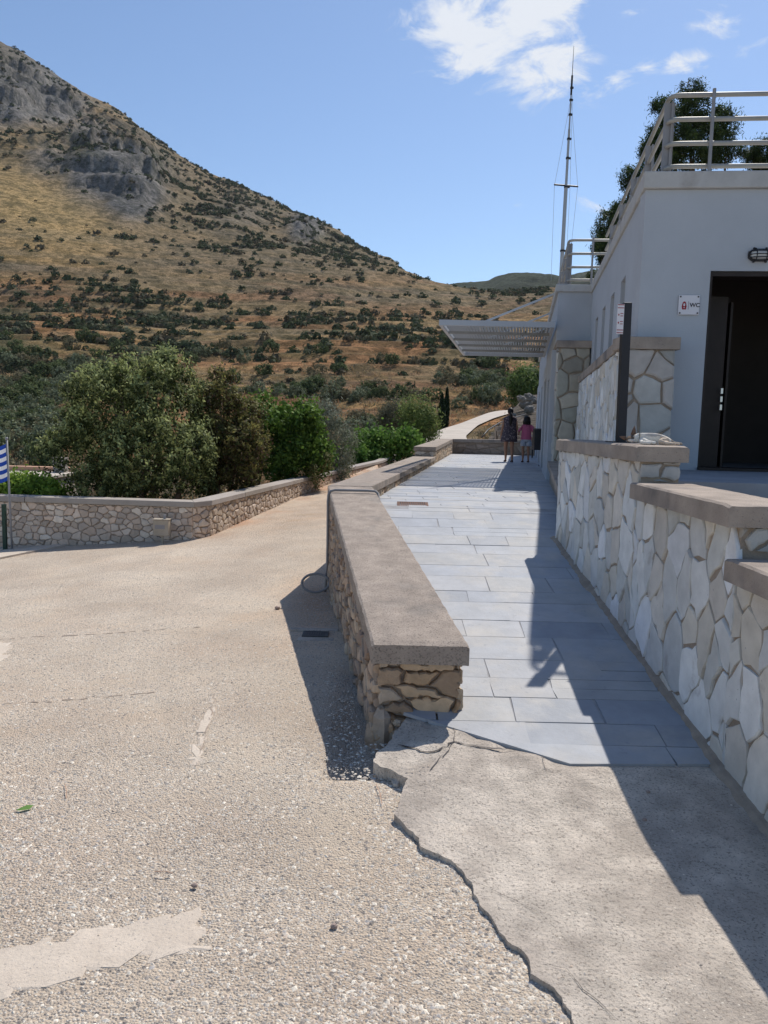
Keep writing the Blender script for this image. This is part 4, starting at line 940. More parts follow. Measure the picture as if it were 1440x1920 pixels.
def visitor():
    B0 = Vector((3.09, 14.5, 0)); w_ = .62
    t = empty('visitor_building', (B0.x, B0.y, .8)); tag(t, 'narrow white end of the farther building block with a stone pier, seen beside the canopy', 'building')
    m = MB(); L = 15.0
    def q(s, k): p = B0+FX*s+AX*k; return (p.x, p.y)
    m.prism([q(0, 0), q(5, 0), q(5, L), q(0, L)], 1.0, 4.25); m.build('wall', M['white'], t)
    m = MB(); m.prism([q(-.05, -.05), q(5, -.05), q(5, L+.05), q(-.05, L+.05)], 4.252, 4.38); m.build('roof_slab', M['roofslab'], t, bevel=.01)
    A = Vector((3.02, 14.0, 0)); E = Vector((3.60, 13.95, 0)); L2 = 14.4
    m = MB(); a = A+AX*L2; e = E+AX*L2
    m.prism([(A.x-.03, A.y-.03), (E.x+.02, E.y-.03), (E.x+.08, 14.44), (A.x+.05, 14.44)], 3.20, 3.33)
    m.prism([(A.x+.05, 14.45), (A.x+.09+.03, 14.45), (a.x+.06, a.y), (a.x-.03, a.y)], 3.22, 3.32); m.build('plinth_coping', M['capdark'], t, bevel=.01)
    m = MB(); m.prism([(A.x+.03, A.y+.03), (E.x-.02, E.y+.03), (E.x+.05, 14.48), (a.x+.30, a.y), (a.x, a.y), (A.x+.1, 14.5)], .5, 3.198); m.build('plinth_core', M['mortard'], t)
    mb = MB(); f, l = fplane((A.x+.02, A.y+.03), (E.x-.01, E.y+.03), 1); facing(mb, [(0, .7), (l, .7), (l, 3.197), (0, 3.197)], f, .27, .30, .02, .03, [(.44, .40, .32), (.37, .34, .28), (.50, .46, .38), (.40, .39, .33)], 5, drop=.1, rough=.014)
    f, l = fplane((A.x+.07, 14.3), (A.x+.02, A.y+.03), 1); facing(mb, [(0, .7), (l, .7), (l, 3.197), (0, 3.197)], f, .27, .30, .02, .03, PAL_GREY, 15)
    mb.build('pier_stone', M['slabw'], t)
    # side facade below the canopy: render with glazed openings
    m = MB(); o = Vector((3.03, 14.5, 0)); panel(m, o, AX, 13.9, .78, 3.21, SN, .09, [(.9, 1.9, 1.5, 2.75), (3.0, 4.6, .82, 2.9), (6.2, 7.6, .82, 2.9), (9.4, 11, .82, 2.9)]); m.build('wall', M['white'], t)
    for (s, e_, z0, z1) in [(.9, 1.9, 1.5, 2.75), (3.0, 4.6, .82, 2.9), (6.2, 7.6, .82, 2.9), (9.4, 11, .82, 2.9)]:
        m = MB(); o2 = o-SN*.045; p1 = o2+AX*(s+.003); p2 = o2+AX*(e_-.003); b1 = p1-SN*.02; b2 = p2-SN*.02; m.prism([(p1.x, p1.y), (p2.x, p2.y), (b2.x, b2.y), (b1.x, b1.y)], z0+.003, z1-.003); wi = m.build('window', M['plate'], t)
        m = MB(); o2 = o-SN*.040; p1 = o2+AX*(s+.07); p2 = o2+AX*(e_-.07); b1 = p1-SN*.003; b2 = p2-SN*.003; m.prism([(p1.x, p1.y), (p2.x, p2.y), (b2.x, b2.y), (b1.x, b1.y)], z0+.07, z1-.07); m.build('pane', M['black'], wi)
    f1 = q(.16, 9); f2 = q(.16, .18); f3 = q(3.5, .18)
    rail(t, [(*f1, 4.38), (*f2, 4.38), (*f3, 4.38)], 1.3)
visitor()

def pergola():
    t = empty('canopy', (3.0, 14.2, 3.6)); tag(t, 'white slatted metal sun canopy cantilevered from the building over the walkway', 'canopy')
    O = Vector((3.02, 14.35, 0)); U = Vector((-1, .02, 0)).normalized(); z = 3.64; Wd = 2.1; L = 5.9
    def q(s, k, zz): p = O+U*s+AX*k; return Vector((p.x, p.y, zz))
    m = MB()
    def beam(a, b, w, h, mm): 
        d = (b-a).normalized(); s = Vector((d.y, -d.x, 0)).normalized()*w/2; up = Vector((0, 0, h/2)) if abs(d.z) < .3 else s.cross(d).normalized()*h/2
        mm.loft([[a+s+up, a-s+up, a-s-up, a+s-up], [b+s+up, b-s+up, b-s-up, b+s-up]])
    beam(q(-.0, 0, z), q(Wd, 0, z), .06, .10, m); beam(q(0, L, z), q(Wd, L, z), .06, .10, m)
    beam(q(Wd-.03, .03, z), q(Wd-.03, L-.03, z), .06, .10, m); beam(q(.03, .03, z), q(.03, L-.03, z), .06, .10, m); m.build('frame', M['slat'], t)
    for k in range(1, 5):
        m = MB(); beam(q(.06, L*k/5, z-.035), q(Wd-.06, L*k/5, z-.035), .045, .05, m); m.build('crossbar', M['rail'], t)
    m = MB(); n = 34
    for i in range(n):                                         # tilted louvre blades
        s = .09+(Wd-.18)*i/(n-1); a = q(s, .05, z+.03); b = q(s, L-.05, z+.03); dx = Vector((.019, 0, .012)); th = Vector((0, 0, .003))
        m.loft([[a-dx+th, a+dx+th, a+dx-th, a-dx-th], [b-dx+th, b+dx+th, b+dx-th, b-dx-th]])
    m.build('louvre', M['slat'], t)
    for k in (.4, 2.9, 5.4):
        m = MB(); beam(q(1.35, k, z+.06), q(.02, k, z+.62), .035, .035, m); m.build('brace', M['slat'], t)
pergola()

def on_facade():
    # WC sign
    c = Vector(wp(0, 0, 0)); px_ = FX
    def fp(s, z, d=0): p = P0+FX*s+FN*d; return Vector((p.x, p.y, z))
    def plate(mm, s0, s1, z0, z1, d0, d1):
        a, b, c_, d_ = fp(s0, 0, d1), fp(s1, 0, d1), fp(s1, 0, d0), fp(s0, 0, d0); mm.prism([(a.x, a.y), (b.x, b.y), (c_.x, c_.y), (d_.x, d_.y)], z0, z1)
    s0, s1, z0, z1 = .395, .605, 2.972, 3.170
    t = empty('washroom_sign', tuple(fp(.5, z0, .02))); tag(t, 'small square white sign with a red figure and WC beside the dark doorway', 'sign')
    m = MB(); plate(m, s0, s1, z0, z1, .012, .02); m.build('plate', M['signw'], t, bevel=.002)
    m = MB()
    for (a, b) in ((s0+.016, z0+.016), (s1-.016, z0+.016), (s0+.016, z1-.016), (s1-.016, z1-.016)):
        m = MB(); p = fp(a, b, .02); m.tube([p-FN*.018, p+FN*.006], .008, 10); m.build('screw', M['ink'], t)
    def flat(mm, pts, d=.0215):
        mm.add([fp(s0+a, z0+b, d) for a, b in pts], [list(range(len(pts)))])
    m = MB()
    def ring(cx, cz, rx, rz, n=18, a0=0, a1=2*PI): return [(cx+rx*math.cos(a0+(a1-a0)*i/n), cz+rz*math.sin(a0+(a1-a0)*i/n)) for i in range(n)]
    flat(m, ring(.057, .108, .019, .026)); flat(m, [(.036, .105), (.078, .105), (.082, .075), (.074, .066), (.040, .066), (.032, .075)], .0217); flat(m, [(.034, .066), (.080, .066), (.076, .052), (.038, .052)], .0219); m.build('figure', M['red'], t)
    m = MB(); flat(m, ring(.057, .100, .010, .016), .0226); flat(m, [(.050, .075), (.064, .075), (.057, .060)], .0226); m.build('figure_face', M['signw'], t)
    m = MB(); flat(m, [(.098, .05), (.101, .05), (.101, .135), (.098, .135)], .0222)
    cu = bpy.data.curves.new('lettering', 'FONT'); cu.body = 'WC'; cu.size = .058; cu.offset = .0012; cu.extrude = .0006
    o = bpy.data.objects.new('tmp', cu); C.objects.link(o); dg = bpy.context.evaluated_depsgraph_get(); me = bpy.data.meshes.new_from_object(o.evaluated_get(dg)); C.objects.unlink(o)
    for v in me.vertices: v.co = fp(s0+.112+v.co.x*1.0, z0+.078+v.co.y, .0222+v.co.z)
    me.materials.clear(); me.materials.append(M['ink']); link('lettering', me, t); m.build('divider', M['ink'], t)
    # bulkhead lamp
    p = fp(1.17, 3.575, .0); t = empty('wall_lamp', tuple(p)); tag(t, 'oval caged bulkhead lamp on the white wall above the doorway', 'lamp')
    m = MB(); Mx = Matrix((FX, FN, Vector((0, 0, 1)))).transposed()
    def oval(d, a, b, n=28): return [fp(1.17+a*math.copysign(abs(math.cos(2*PI*i/n))**.7, math.cos(2*PI*i/n)), 3.575+b*math.copysign(abs(math.sin(2*PI*i/n))**.7, math.sin(2*PI*i/n)), d) for i in range(n)]
    m.loft([oval(0, .115, .062), oval(.03, .115, .062), oval(.034, .10, .05)]); m.build('base', M['black'], t)
    m = MB(); m.loft([oval(.03, .098, .048), oval(.06, .092, .043), oval(.078, .07, .03), oval(.084, .03, .012)]); m.build('glass', M['glassb'], t, smooth=True)
    m = MB()
    for dz in (-.03, .0, .03):
        m.tube([fp(1.17-.115, 3.575+dz, .02)]+[fp(1.17+.11*math.cos(a), 3.575+dz, .03+.066*math.sin(a)) for a in np.linspace(PI, 0, 9)]+[fp(1.17+.115, 3.575+dz, .02)], .0045, 6)
    for ds in (-.05, .05): m.tube([fp(1.17+ds, 3.575+.066*math.cos(a), .028+.062*math.sin(a)) for a in np.linspace(0, PI, 9)], .0045, 6)
    for a, b in ((-.06, .066), (.06, .066), (-.06, -.066), (.06, -.066)): q = fp(1.17+a, 3.575+b, .02); m.ell(q, (.014, .014, .012), 8, 6)
    m.build('cage', M['black'], t)
on_facade()

def signpost():
    t = empty('sign_post', (2.0, 6.62, 1.655)); tag(t, 'tall dark square post with a small white panel standing on the coping beside the cat', 'sign')
    m = MB(); m.loft([[Vector((2.0+dx*.036, 6.62+dy*.036, 1.655)) for dx, dy in ((-1, -1), (1, -1), (1, 1), (-1, 1))], [Vector((1.985+dx*.036, 6.62+dy*.036, 2.815)) for dx, dy in ((-1, -1), (1, -1), (1, 1), (-1, 1))]]); m.build('post', M['black'], t, bevel=.004)
    m = MB(); m.box(1.90, 2.10, 6.52, 6.72, 1.656, 1.664); m.build('base_plate', M['black'], t)
    m = MB(); m.prism([(1.943, 6.50), (1.935, 6.50), (1.952-.05, 6.82), (1.96-.05, 6.82)], 2.56, 2.79); m.prism([(1.944, 6.49), (1.949, 6.49), (1.949, 6.60), (1.944, 6.60)], 2.58, 2.60)
    m2 = MB(); m2.prism([(1.90, 6.575), (1.955, 6.575), (1.955, 6.583), (1.90, 6.583)], 2.555, 2.80); p = m2.build('panel', M['signw'], t)
    m = MB()
    for z in (2.79, 2.765, 2.585, 2.562): m.box(1.901, 1.953, 6.5725, 6.5745, z, z+.006)
    for z in (2.72, 2.70, 2.655, 2.635): m.box(1.925, 1.948, 6.5725, 6.5745, z, z+.005)
    for z in (2.705, 2.64): m.box(1.907, 1.916, 6.5725, 6.5745, z, z+.014)
    m.build('lettering', M['red'], t)
signpost()

def bin_():
    t = empty('litter_bin', (4.0, 20.2, .8)); X, Y = 3.96, 20.0
    tag(t, 'black litter bin clamped to a thin post at the foot of the far building', 'bin')
    m = MB(); m.tube([(X+.15, Y, .8), (X+.15, Y, 2.0)], .035, 10); m.build('post', M['black'], t)
    m = MB(); m.prism([(X-.16, Y-.12), (X+.10, Y-.12), (X+.10, Y+.14), (X-.16, Y+.14)], 1.22, 1.75); m.prism([(X-.165, Y-.125), (X+.105, Y-.125), (X+.105, Y+.145), (X-.165, Y+.145)], 1.752, 1.77); m.build('bucket', M['black'], t, bevel=.01)
    m = MB(); m.box(X+.10, X+.22, Y-.03, Y+.03, 1.28, 1.36); m.tube([(X+.17, Y-.06, 1.28), (X+.17, Y-.06, 1.36)], .03, 8); m.build('clamp', M['black'], t)
    m = MB(); m.box(X+.02, X+.3, Y-.15, Y+.15, .8, .82); m.build('foot', M['black'], t)
    t = empty('side_table', (5.2, 26, .8)); tag(t, 'small dark table behind the litter bin against the far building', 'table')
    m = MB(); m.box(4.86, 5.4, 25.8, 26.4, 1.50, 1.56); m.build('tabletop', M['capgrey'], t)
    for a in (4.9, 5.35):
        m = MB(); m.box(a-.02, a+.02, 25.85, 25.9, .8, 1.5); m.build('leg', M['black'], t)
bin_()

def mast():
    B = PY(1051, 536, 18); Tp = PY(1076, 86, 18); t = empty('antenna_mast', tuple(B)); tag(t, 'tall thin grey antenna mast with a short crossbar and guy wires above the far roof', 'mast')
    d = Tp-B; f = lambda k: B+d*k
    m = MB(); m.tube([f(0), f(.42)], [.045, .040], 10); m.tube([f(.42), f(.66)], [.030, .026], 10); m.tube([f(.66), f(.80)], [.019, .015], 8); m.build('mast_tube', M['mast'], t)
    m = MB(); m.tube([f(.80), f(.88)], .022, 8); m.tube([f(.88), f(1.0)], [.008, .004], 6); m.build('aerial', M['black'], t)
    m = MB(); c = f(.425); m.tube([c+Vector((-.27, 0, .02)), c+Vector((.27, 0, -.01))], .020, 6); m.build('crossbar', M['black'], t)
    for k in (.15, .42, .54, .62, .72, .78, .83):
        m = MB(); p = f(k); m.tube([p-d*.004, p+d*.004], .062*(1-k*.6), 10); m.box(p.x, p.x+.09*(1.3-k), p.y-.015, p.y+.015, p.z-.02, p.z+.02); m.build('clamp', M['black'], t)
    for P in ([f(.79), c+Vector((-.26, 0, 0)), B+Vector((-.22, 0, .1))], [f(.79), c+Vector((.26, 0, 0)), B+Vector((.15, 0, .1))], [f(.8)+Vector((.03, 0, 0)), f(.42)+Vector((.09, 0, 0)), B+Vector((.10, 0, 0))]):
        m = MB(); m.tube(P, .0035, 5); m.build('guy_wire', M['mast'], t)
mast()

def small_things():
    # conduit draped over the parapet
    t = empty('conduit', (-.68, 9.1, 0)); tag(t, 'grey flexible conduit bent over the parapet coping and coiled on the ground', 'pipe')
    m = MB(); P = [(-.655, 8.99, .12), (-.655, 9.0, .4), (-.66, 9.02, .85), (-.655, 9.03, .93), (-.635, 9.04, .97), (-.58, 9.04, .985), (-.2, 9.07, .985), (-.11, 9.07, .98), (-.075, 9.06, .955), (-.06, 9.0, .88), (-.055, 8.9, .80)]
    m.tube([(-.67, 8.97, -.22), (-.665, 8.98, .0)]+P, .015, 8); m.build('pipe', M['conduit'], t, smooth=True)
    m = MB(); c = Vector((-.78, 8.9, -.10)); m.tube([c+Vector((.16*math.cos(a), .05*math.sin(a*1.1), .10*math.sin(a)+.0)) for a in np.linspace(.3, 2*PI+1, 26)], .015, 8); m.build('coil', M['conduit'], t, smooth=True)
    # grates
    def grate(name, x, y, z, w, l, n, mt, label, slope=0):
        g = empty(name, (x, y, z)); tag(g, label, 'drain')
        f = MB(); 
        for (a, b, c_, d_) in ((-w/2, w/2, -l/2, -l/2+.02), (-w/2, w/2, l/2-.02, l/2), (-w/2, -w/2+.02, -l/2+.021, l/2-.021), (w/2-.02, w/2, -l/2+.021, l/2-.021)): f.prism([(x+a, y+c_), (x+b, y+c_), (x+b, y+d_), (x+a, y+d_)], z-.01, [z+.006+slope*c_, z+.006+slope*c_, z+.006+slope*d_, z+.006+slope*d_])
        f.build('frame', M[mt], g)
        f = MB(); 
        for i in range(n): a = -w/2+.03+(w-.06)*i/(n-1); f.prism([(x+a-.008, y-l/2+.022), (x+a+.008, y-l/2+.022), (x+a+.008, y+l/2-.022), (x+a-.008, y+l/2-.022)], z-.01, [z+.004-slope*l/2, z+.004-slope*l/2, z+.004+slope*l/2, z+.004+slope*l/2])
        f.build('bar', M[mt], g)
        f = MB(); f.prism([(x-w/2+.01, y-l/2+.01), (x+w/2-.01, y-l/2+.01), (x+w/2-.01, y+l/2-.01), (x-w/2+.01, y+l/2-.01)], z-.06, [z-.002-slope*l/2, z-.002-slope*l/2, z-.002+slope*l/2, z-.002+slope*l/2]); f.build('pit', M['ink'], g)
    x, y = G(770, 970, float(ramp_z(8.2))); grate('drain_grate', x+.02, y, float(ramp_z(y))+.006, .38, .22, 13, 'rust', 'rusty drain grate set in the slate paving by the parapet', .146)
    x, y = G(592, 1187, -.17); grate('drain_grate', x, y, float(road_z(x, y))+.012, .24, .17, 9, 'grate', 'dark iron drain grate in the shadow at the foot of the parapet')
    m = MB(); zz = float(road_z(x, y)); m.prism([(x-.26, y+.14), (x+.2, y+.14), (x+.2, y+.22), (x-.26, y+.22)], zz-.05, zz+.012); m.prism([(x-.15, y-.22), (x+.18, y-.22), (x+.18, y-.10), (x-.15, y-.10)], zz-.05, zz+.012)
    tag(m.build('drain_kerb', M['apron'], bevel=.01), 'small concrete kerb strips around the shaded iron grate', 'kerb')
    # leaf, twigs and stones
    m = MB(); x, y = G(45, 1521, -.1); z = float(road_z(x, y))+.012; m.add([(x-.034, y-.012, z), (x-.01, y-.022, z+.004), (x+.028, y-.004, z+.002), (x+.036, y+.024, z+.008), (x+.008, y+.018, z+.012), (x-.006, y+.004, z+.01)], [[0, 1, 5], [1, 2, 5], [2, 3, 4], [2, 4, 5]]); tag(m.build('fallen_leaf', M['leafg']), 'green fallen leaf lying on the gravel at left', 'leaf')
    for i, (px_, py_, s, lb) in enumerate([(1214, 1500, .011, 'small dark stone on the apron, the upper of two by the shadow'), (1208, 1544, .013, 'small dark stone on the apron, the lower of two by the shadow'), (626, 1754, .014, 'reddish brown stone on the lower middle gravel'), (520, 1118, .03, 'reddish clod beside the tip of the parapet shadow'), (365, 1672, .013, 'rounded dark pebble above the smooth concrete strip')]):
        x, y = G(px_, py_, -.05 if i < 2 else -.1); z = float(ramp_z(y)) if i < 2 else float(road_z(x, y)); m = MB(); m.ell((x, y, z+s*.5), (s, s*.8, s*.7), 9, 6, (.34, .26, .22), noise=.25, sd=i); tag(m.build('loose_stone', M['pebble']), lb, 'stone')
    for i, (a, b, lb) in enumerate([((705, 1482), (716, 1520), 'thin straw twig on the gravel below the broken parapet corner'), ((290, 1648), (324, 1650), 'thin straw twig lying on the gravel left of centre'), ((122, 1475), (124, 1500), 'thin straw twig near the green leaf')]):
        p, q = G(*a, -.1), G(*b, -.1); z = float(road_z(*p))+.014; m = MB(); m.tube([(p[0], p[1], z), ((p[0]+q[0])/2+.004, (p[1]+q[1])/2, z+.006), (q[0], q[1], z-.002)], .0017, 5); tag(m.build('twig', M['paint']), lb, 'twig')
    # utility cabinet on a stake
    x, y = -3.86, 13.35; z = float(road_z(x, y)); t = empty('utility_cabinet', (x, y, z)); tag(t, 'beige utility cabinet on a short stake in front of the wall corner', 'cabinet')
    m = MB(); m.box(x-.135, x+.135, y-.08, y+.08, z+.14, z+.415); m.build('box', M['boxm'], t, bevel=.008)
    m = MB(); m.box(x-.145, x+.145, y-.09, y+.09, z+.416, z+.43); m.build('lid', M['boxm'], t); m = MB(); m.box(x-.10, x+.07, y-.084, y-.081, z+.26, z+.33); m.build('label_plate', M['conduit'], t)
    m = MB(); m.box(x-.012, x+.02, y-.02, y+.02, z-.1, z+.139); m.build('stake', M['boxm'], t); m = MB(); m.tube([(x+.05, y, z+.43), (x+.05, y, z+.5)], .025, 8); m.build('cable_gland', M['plate'], t)
    # flagpole with flag, green post
    x, y = -6.56, 13.5; z = float(road_z(x, y)); t = empty('flagpole', (x, y, z)); tag(t, 'thin grey pole with a blue and white striped flag at the left edge', 'flag')
    m = MB(); m.tube([(x, y, z), (x-.035, y, z+1.95)], .018, 8); m.ell((x-.036, y, z+1.97), (.028, .028, .028), 8, 6); m.build('pole', M['plate'], t, smooth=True)
    def fl(mt, name, sel):
        m = MB(); n = 16
        for r in range(9):
            if not sel(r): continue
            for i in range(n):
                for (a, b) in ((i, i+1),):
                    zt = z+1.88-.64*r/9; zb = z+1.88-.64*(r+1)/9
                    def pt(k, zz): s = k/n; return (x-.05-.5*s*(.9), y+.05*math.sin(s*9+zz*3)*(.3+s), zz-.16*s*s-.04*math.sin(s*7))
                    m.add([pt(a, zb), pt(b, zb), pt(b, zt), pt(a, zt)], [[0, 1, 2, 3]])
        return m.build(name, M[mt], t)
    f = fl('blue', 'flag', lambda r: r % 2 == 0); w = fl('wcloth', 'flag_stripe', lambda r: r % 2 == 1); w.parent = f; w.location = -Vector((0, 0, 0)); 
    m = MB(); x2 = -6.68; z = float(road_z(x2, y)); m.box(x2-.03, x2+.03, y-.03, y+.03, z, z+.83); tag(m.build('fence_post', M['greenp']), 'short dark green post at the left edge against the boundary wall', 'post')
    # low roofs and chimney block beyond the wall
    t = empty('low_outbuilding', (-10.5, 22.5, -.6)); tag(t, 'low flat-roofed outbuilding with terracotta trim half hidden behind the bright green bush', 'building')
    m = MB(); m.box(-14.5, -9.6, 22, 24.3, -2.5, .02); m.build('wall', M['boxm'], t); m = MB(); m.box(-14.6, -9.5, 21.9, 24.4, .022, .09); m.build('roof_slab', M['path'], t); m = MB(); m.box(-14.6, -9.5, 24.0, 24.38, .092, .22); m.build('trim', M['paint'], t)
    m = MB(); m.prism([(-10.1, 23.5), (-9.75, 23.5), (-9.75, 23.8), (-10.1, 23.8)], .092, .55); m.build('chimney', M['capgrey'], t)
small_things()

# ---------------------------------------------------------------- foliage
def quads(c, ln, wd, seed, up=.0, out=None, nrm=None):
    """leaf-shaped quads at centres c (n,3) with random attitudes; nrm biases the way the blades face"""
    r = np.random.default_rng(seed); n = len(c)
    if nrm is not None:
        nn = nrm+r.normal(size=(n, 3))*.55; nn /= np.linalg.norm(nn, axis=1, keepdims=True)
        a = r.normal(size=(n, 3)); a[:, 2] += up; a -= nn*(a*nn).sum(1, keepdims=True); a /= np.linalg.norm(a, axis=1, keepdims=True); b = np.cross(nn, a)
        ln = (ln*r.uniform(.6, 1.3, n))[:, None]; wd = (wd*r.uniform(.6, 1.3, n))[:, None]
        return np.stack([c-a*ln*.5, c+b*wd*.5, c+a*ln*.5, c-b*wd*.5], 1).reshape(-1, 3)
    a = r.normal(size=(n, 3)); a[:, 2] += up
    if out is not None: a += out
    a /= np.linalg.norm(a, axis=1, keepdims=True); b = np.cross(a, r.normal(size=(n, 3))); b /= np.linalg.norm(b, axis=1, keepdims=True)
    ln = (ln*r.uniform(.6, 1.3, n))[:, None]; wd = (wd*r.uniform(.6, 1.3, n))[:, None]
    return np.stack([c-a*ln*.5, c+b*wd*.5, c+a*ln*.5, c-b*wd*.5], 1).reshape(-1, 3)
def crown_pts(blobs, ntuft, per, tr, seed, lo=.72, shoot=.0, zmin=-9):
    r = np.random.default_rng(seed); B = np.array(blobs, float); w = (B[:, 3]*B[:, 4]+B[:, 4]*B[:, 5]+B[:, 3]*B[:, 5]); w /= w.sum()
    k = r.choice(len(B), ntuft, p=w); d = r.normal(size=(ntuft, 3)); d /= np.linalg.norm(d, axis=1, keepdims=True)
    rad = r.uniform(lo, 1.05, ntuft)+.10*fbm(d[:, 0]*2+k, d[:, 2]*2+d[:, 1]*3, 3, seed); C_ = B[k, :3]+d*B[k, 3:6]*rad[:, None]; ins0 = 1
    ins = np.zeros(ntuft, bool)
    for b in B: ins |= (((C_-b[:3])/b[3:6])**2).sum(1) < .45
    ok = ~ins & (C_[:, 2] > zmin); C_, d = C_[ok], d[ok]; n = len(C_)
    tone = r.uniform(.75, 1.25, n)
    off = r.normal(size=(n, per, 3))*tr; off[..., 2] *= 1+shoot
    P = C_[:, None]+off*r.uniform(.5, 1.2, (n, 1, 1)); D = np.repeat(d[:, None], per, 1)
    return P.reshape(-1, 3), D.reshape(-1, 3), np.repeat(tone, per), np.clip((off[..., 2]/tr+1)/2.2, 0, 1).reshape(-1)
def crown(name, blobs, ntuft, per, tr, ln, wd, pal, tip, seed, parent, m='leaf', up=.4, shoot=.4, zmin=-9, lo=.6, lumps=0):
    rs = np.random.default_rng(seed+9); B0 = np.array(blobs, float)
    if lumps:                                                   # break each big mass into many lumps
        k = rs.choice(len(B0), lumps, p=(B0[:, 3]*B0[:, 5])/(B0[:, 3]*B0[:, 5]).sum()); d = rs.normal(size=(lumps, 3)); d /= np.linalg.norm(d, axis=1, keepdims=True); f = rs.uniform(.14, .34, (lumps, 1))
        sub = np.concatenate([B0[k, :3]+d*B0[k, 3:6]*(1.02-f*.6), np.repeat(B0[k, 3:6].mean(1, keepdims=True), 3, 1)*f*np.array([1, 1, 1.15])], 1)
        blobs = np.concatenate([np.concatenate([B0[:, :3], B0[:, 3:6]*.8], 1), sub])
    P, D, tone, h = crown_pts(blobs, ntuft, per, tr, seed, lo, shoot, zmin); r = np.random.default_rng(seed+1); n = len(P)
    V = quads(P, ln, wd, seed+2, up, nrm=D*.9); pal = np.array(pal); col = pal[r.integers(len(pal), size=n)]
    t = (h**1.2*r.uniform(0, 1, n)**.6)[:, None]; col = (col*(1-t)+np.array(tip)*t)*tone[:, None]  # pale young shoots on upper leaves, also painting in sunlit tuft tops
    return np_mesh(name, V, 4, M[m], np.clip(col, .005, 1), parent)
def limbs(base, tips, r0, seed, name, parent, fork=.35):
    rd = random.Random(seed); b = Vector(base)
    m = MB()
    for i, tp in enumerate(tips):
        tp = Vector(tp); mid = b.lerp(tp, fork)+Vector((rd.uniform(-.1, .1), rd.uniform(-.1, .1), .05)); m.tube([b+Vector((rd.uniform(-.3, .3)*r0, rd.uniform(-.3, .3)*r0, -.1)), mid, b.lerp(tp, .7)+Vector((rd.uniform(-.1, .1), 0, 0)), tp], [r0, r0*.7, r0*.45, r0*.15], 8)
    return m.build(name, M['bark'], parent, smooth=True)
def blob(px_, row, y, rpx, rrow, depth): c = PY(px_, row, y); k = y/FPX; return (c.x, c.y, c.z, rpx*k, depth, rrow*k)
def tree(name, label, cat, base, blobs, nt, per, tr, ln, wd, pal, tip, seed, r0=.08, **kw):
    t = empty(name, tuple(base)); tag(t, label, cat)
    limbs(base, [(b[0], b[1], b[2]+b[5]*.3) for b in blobs], r0, seed, 'trunk', t); crown('crown', blobs, nt, per, tr, ln, wd, pal, tip, seed, t, **kw); return t
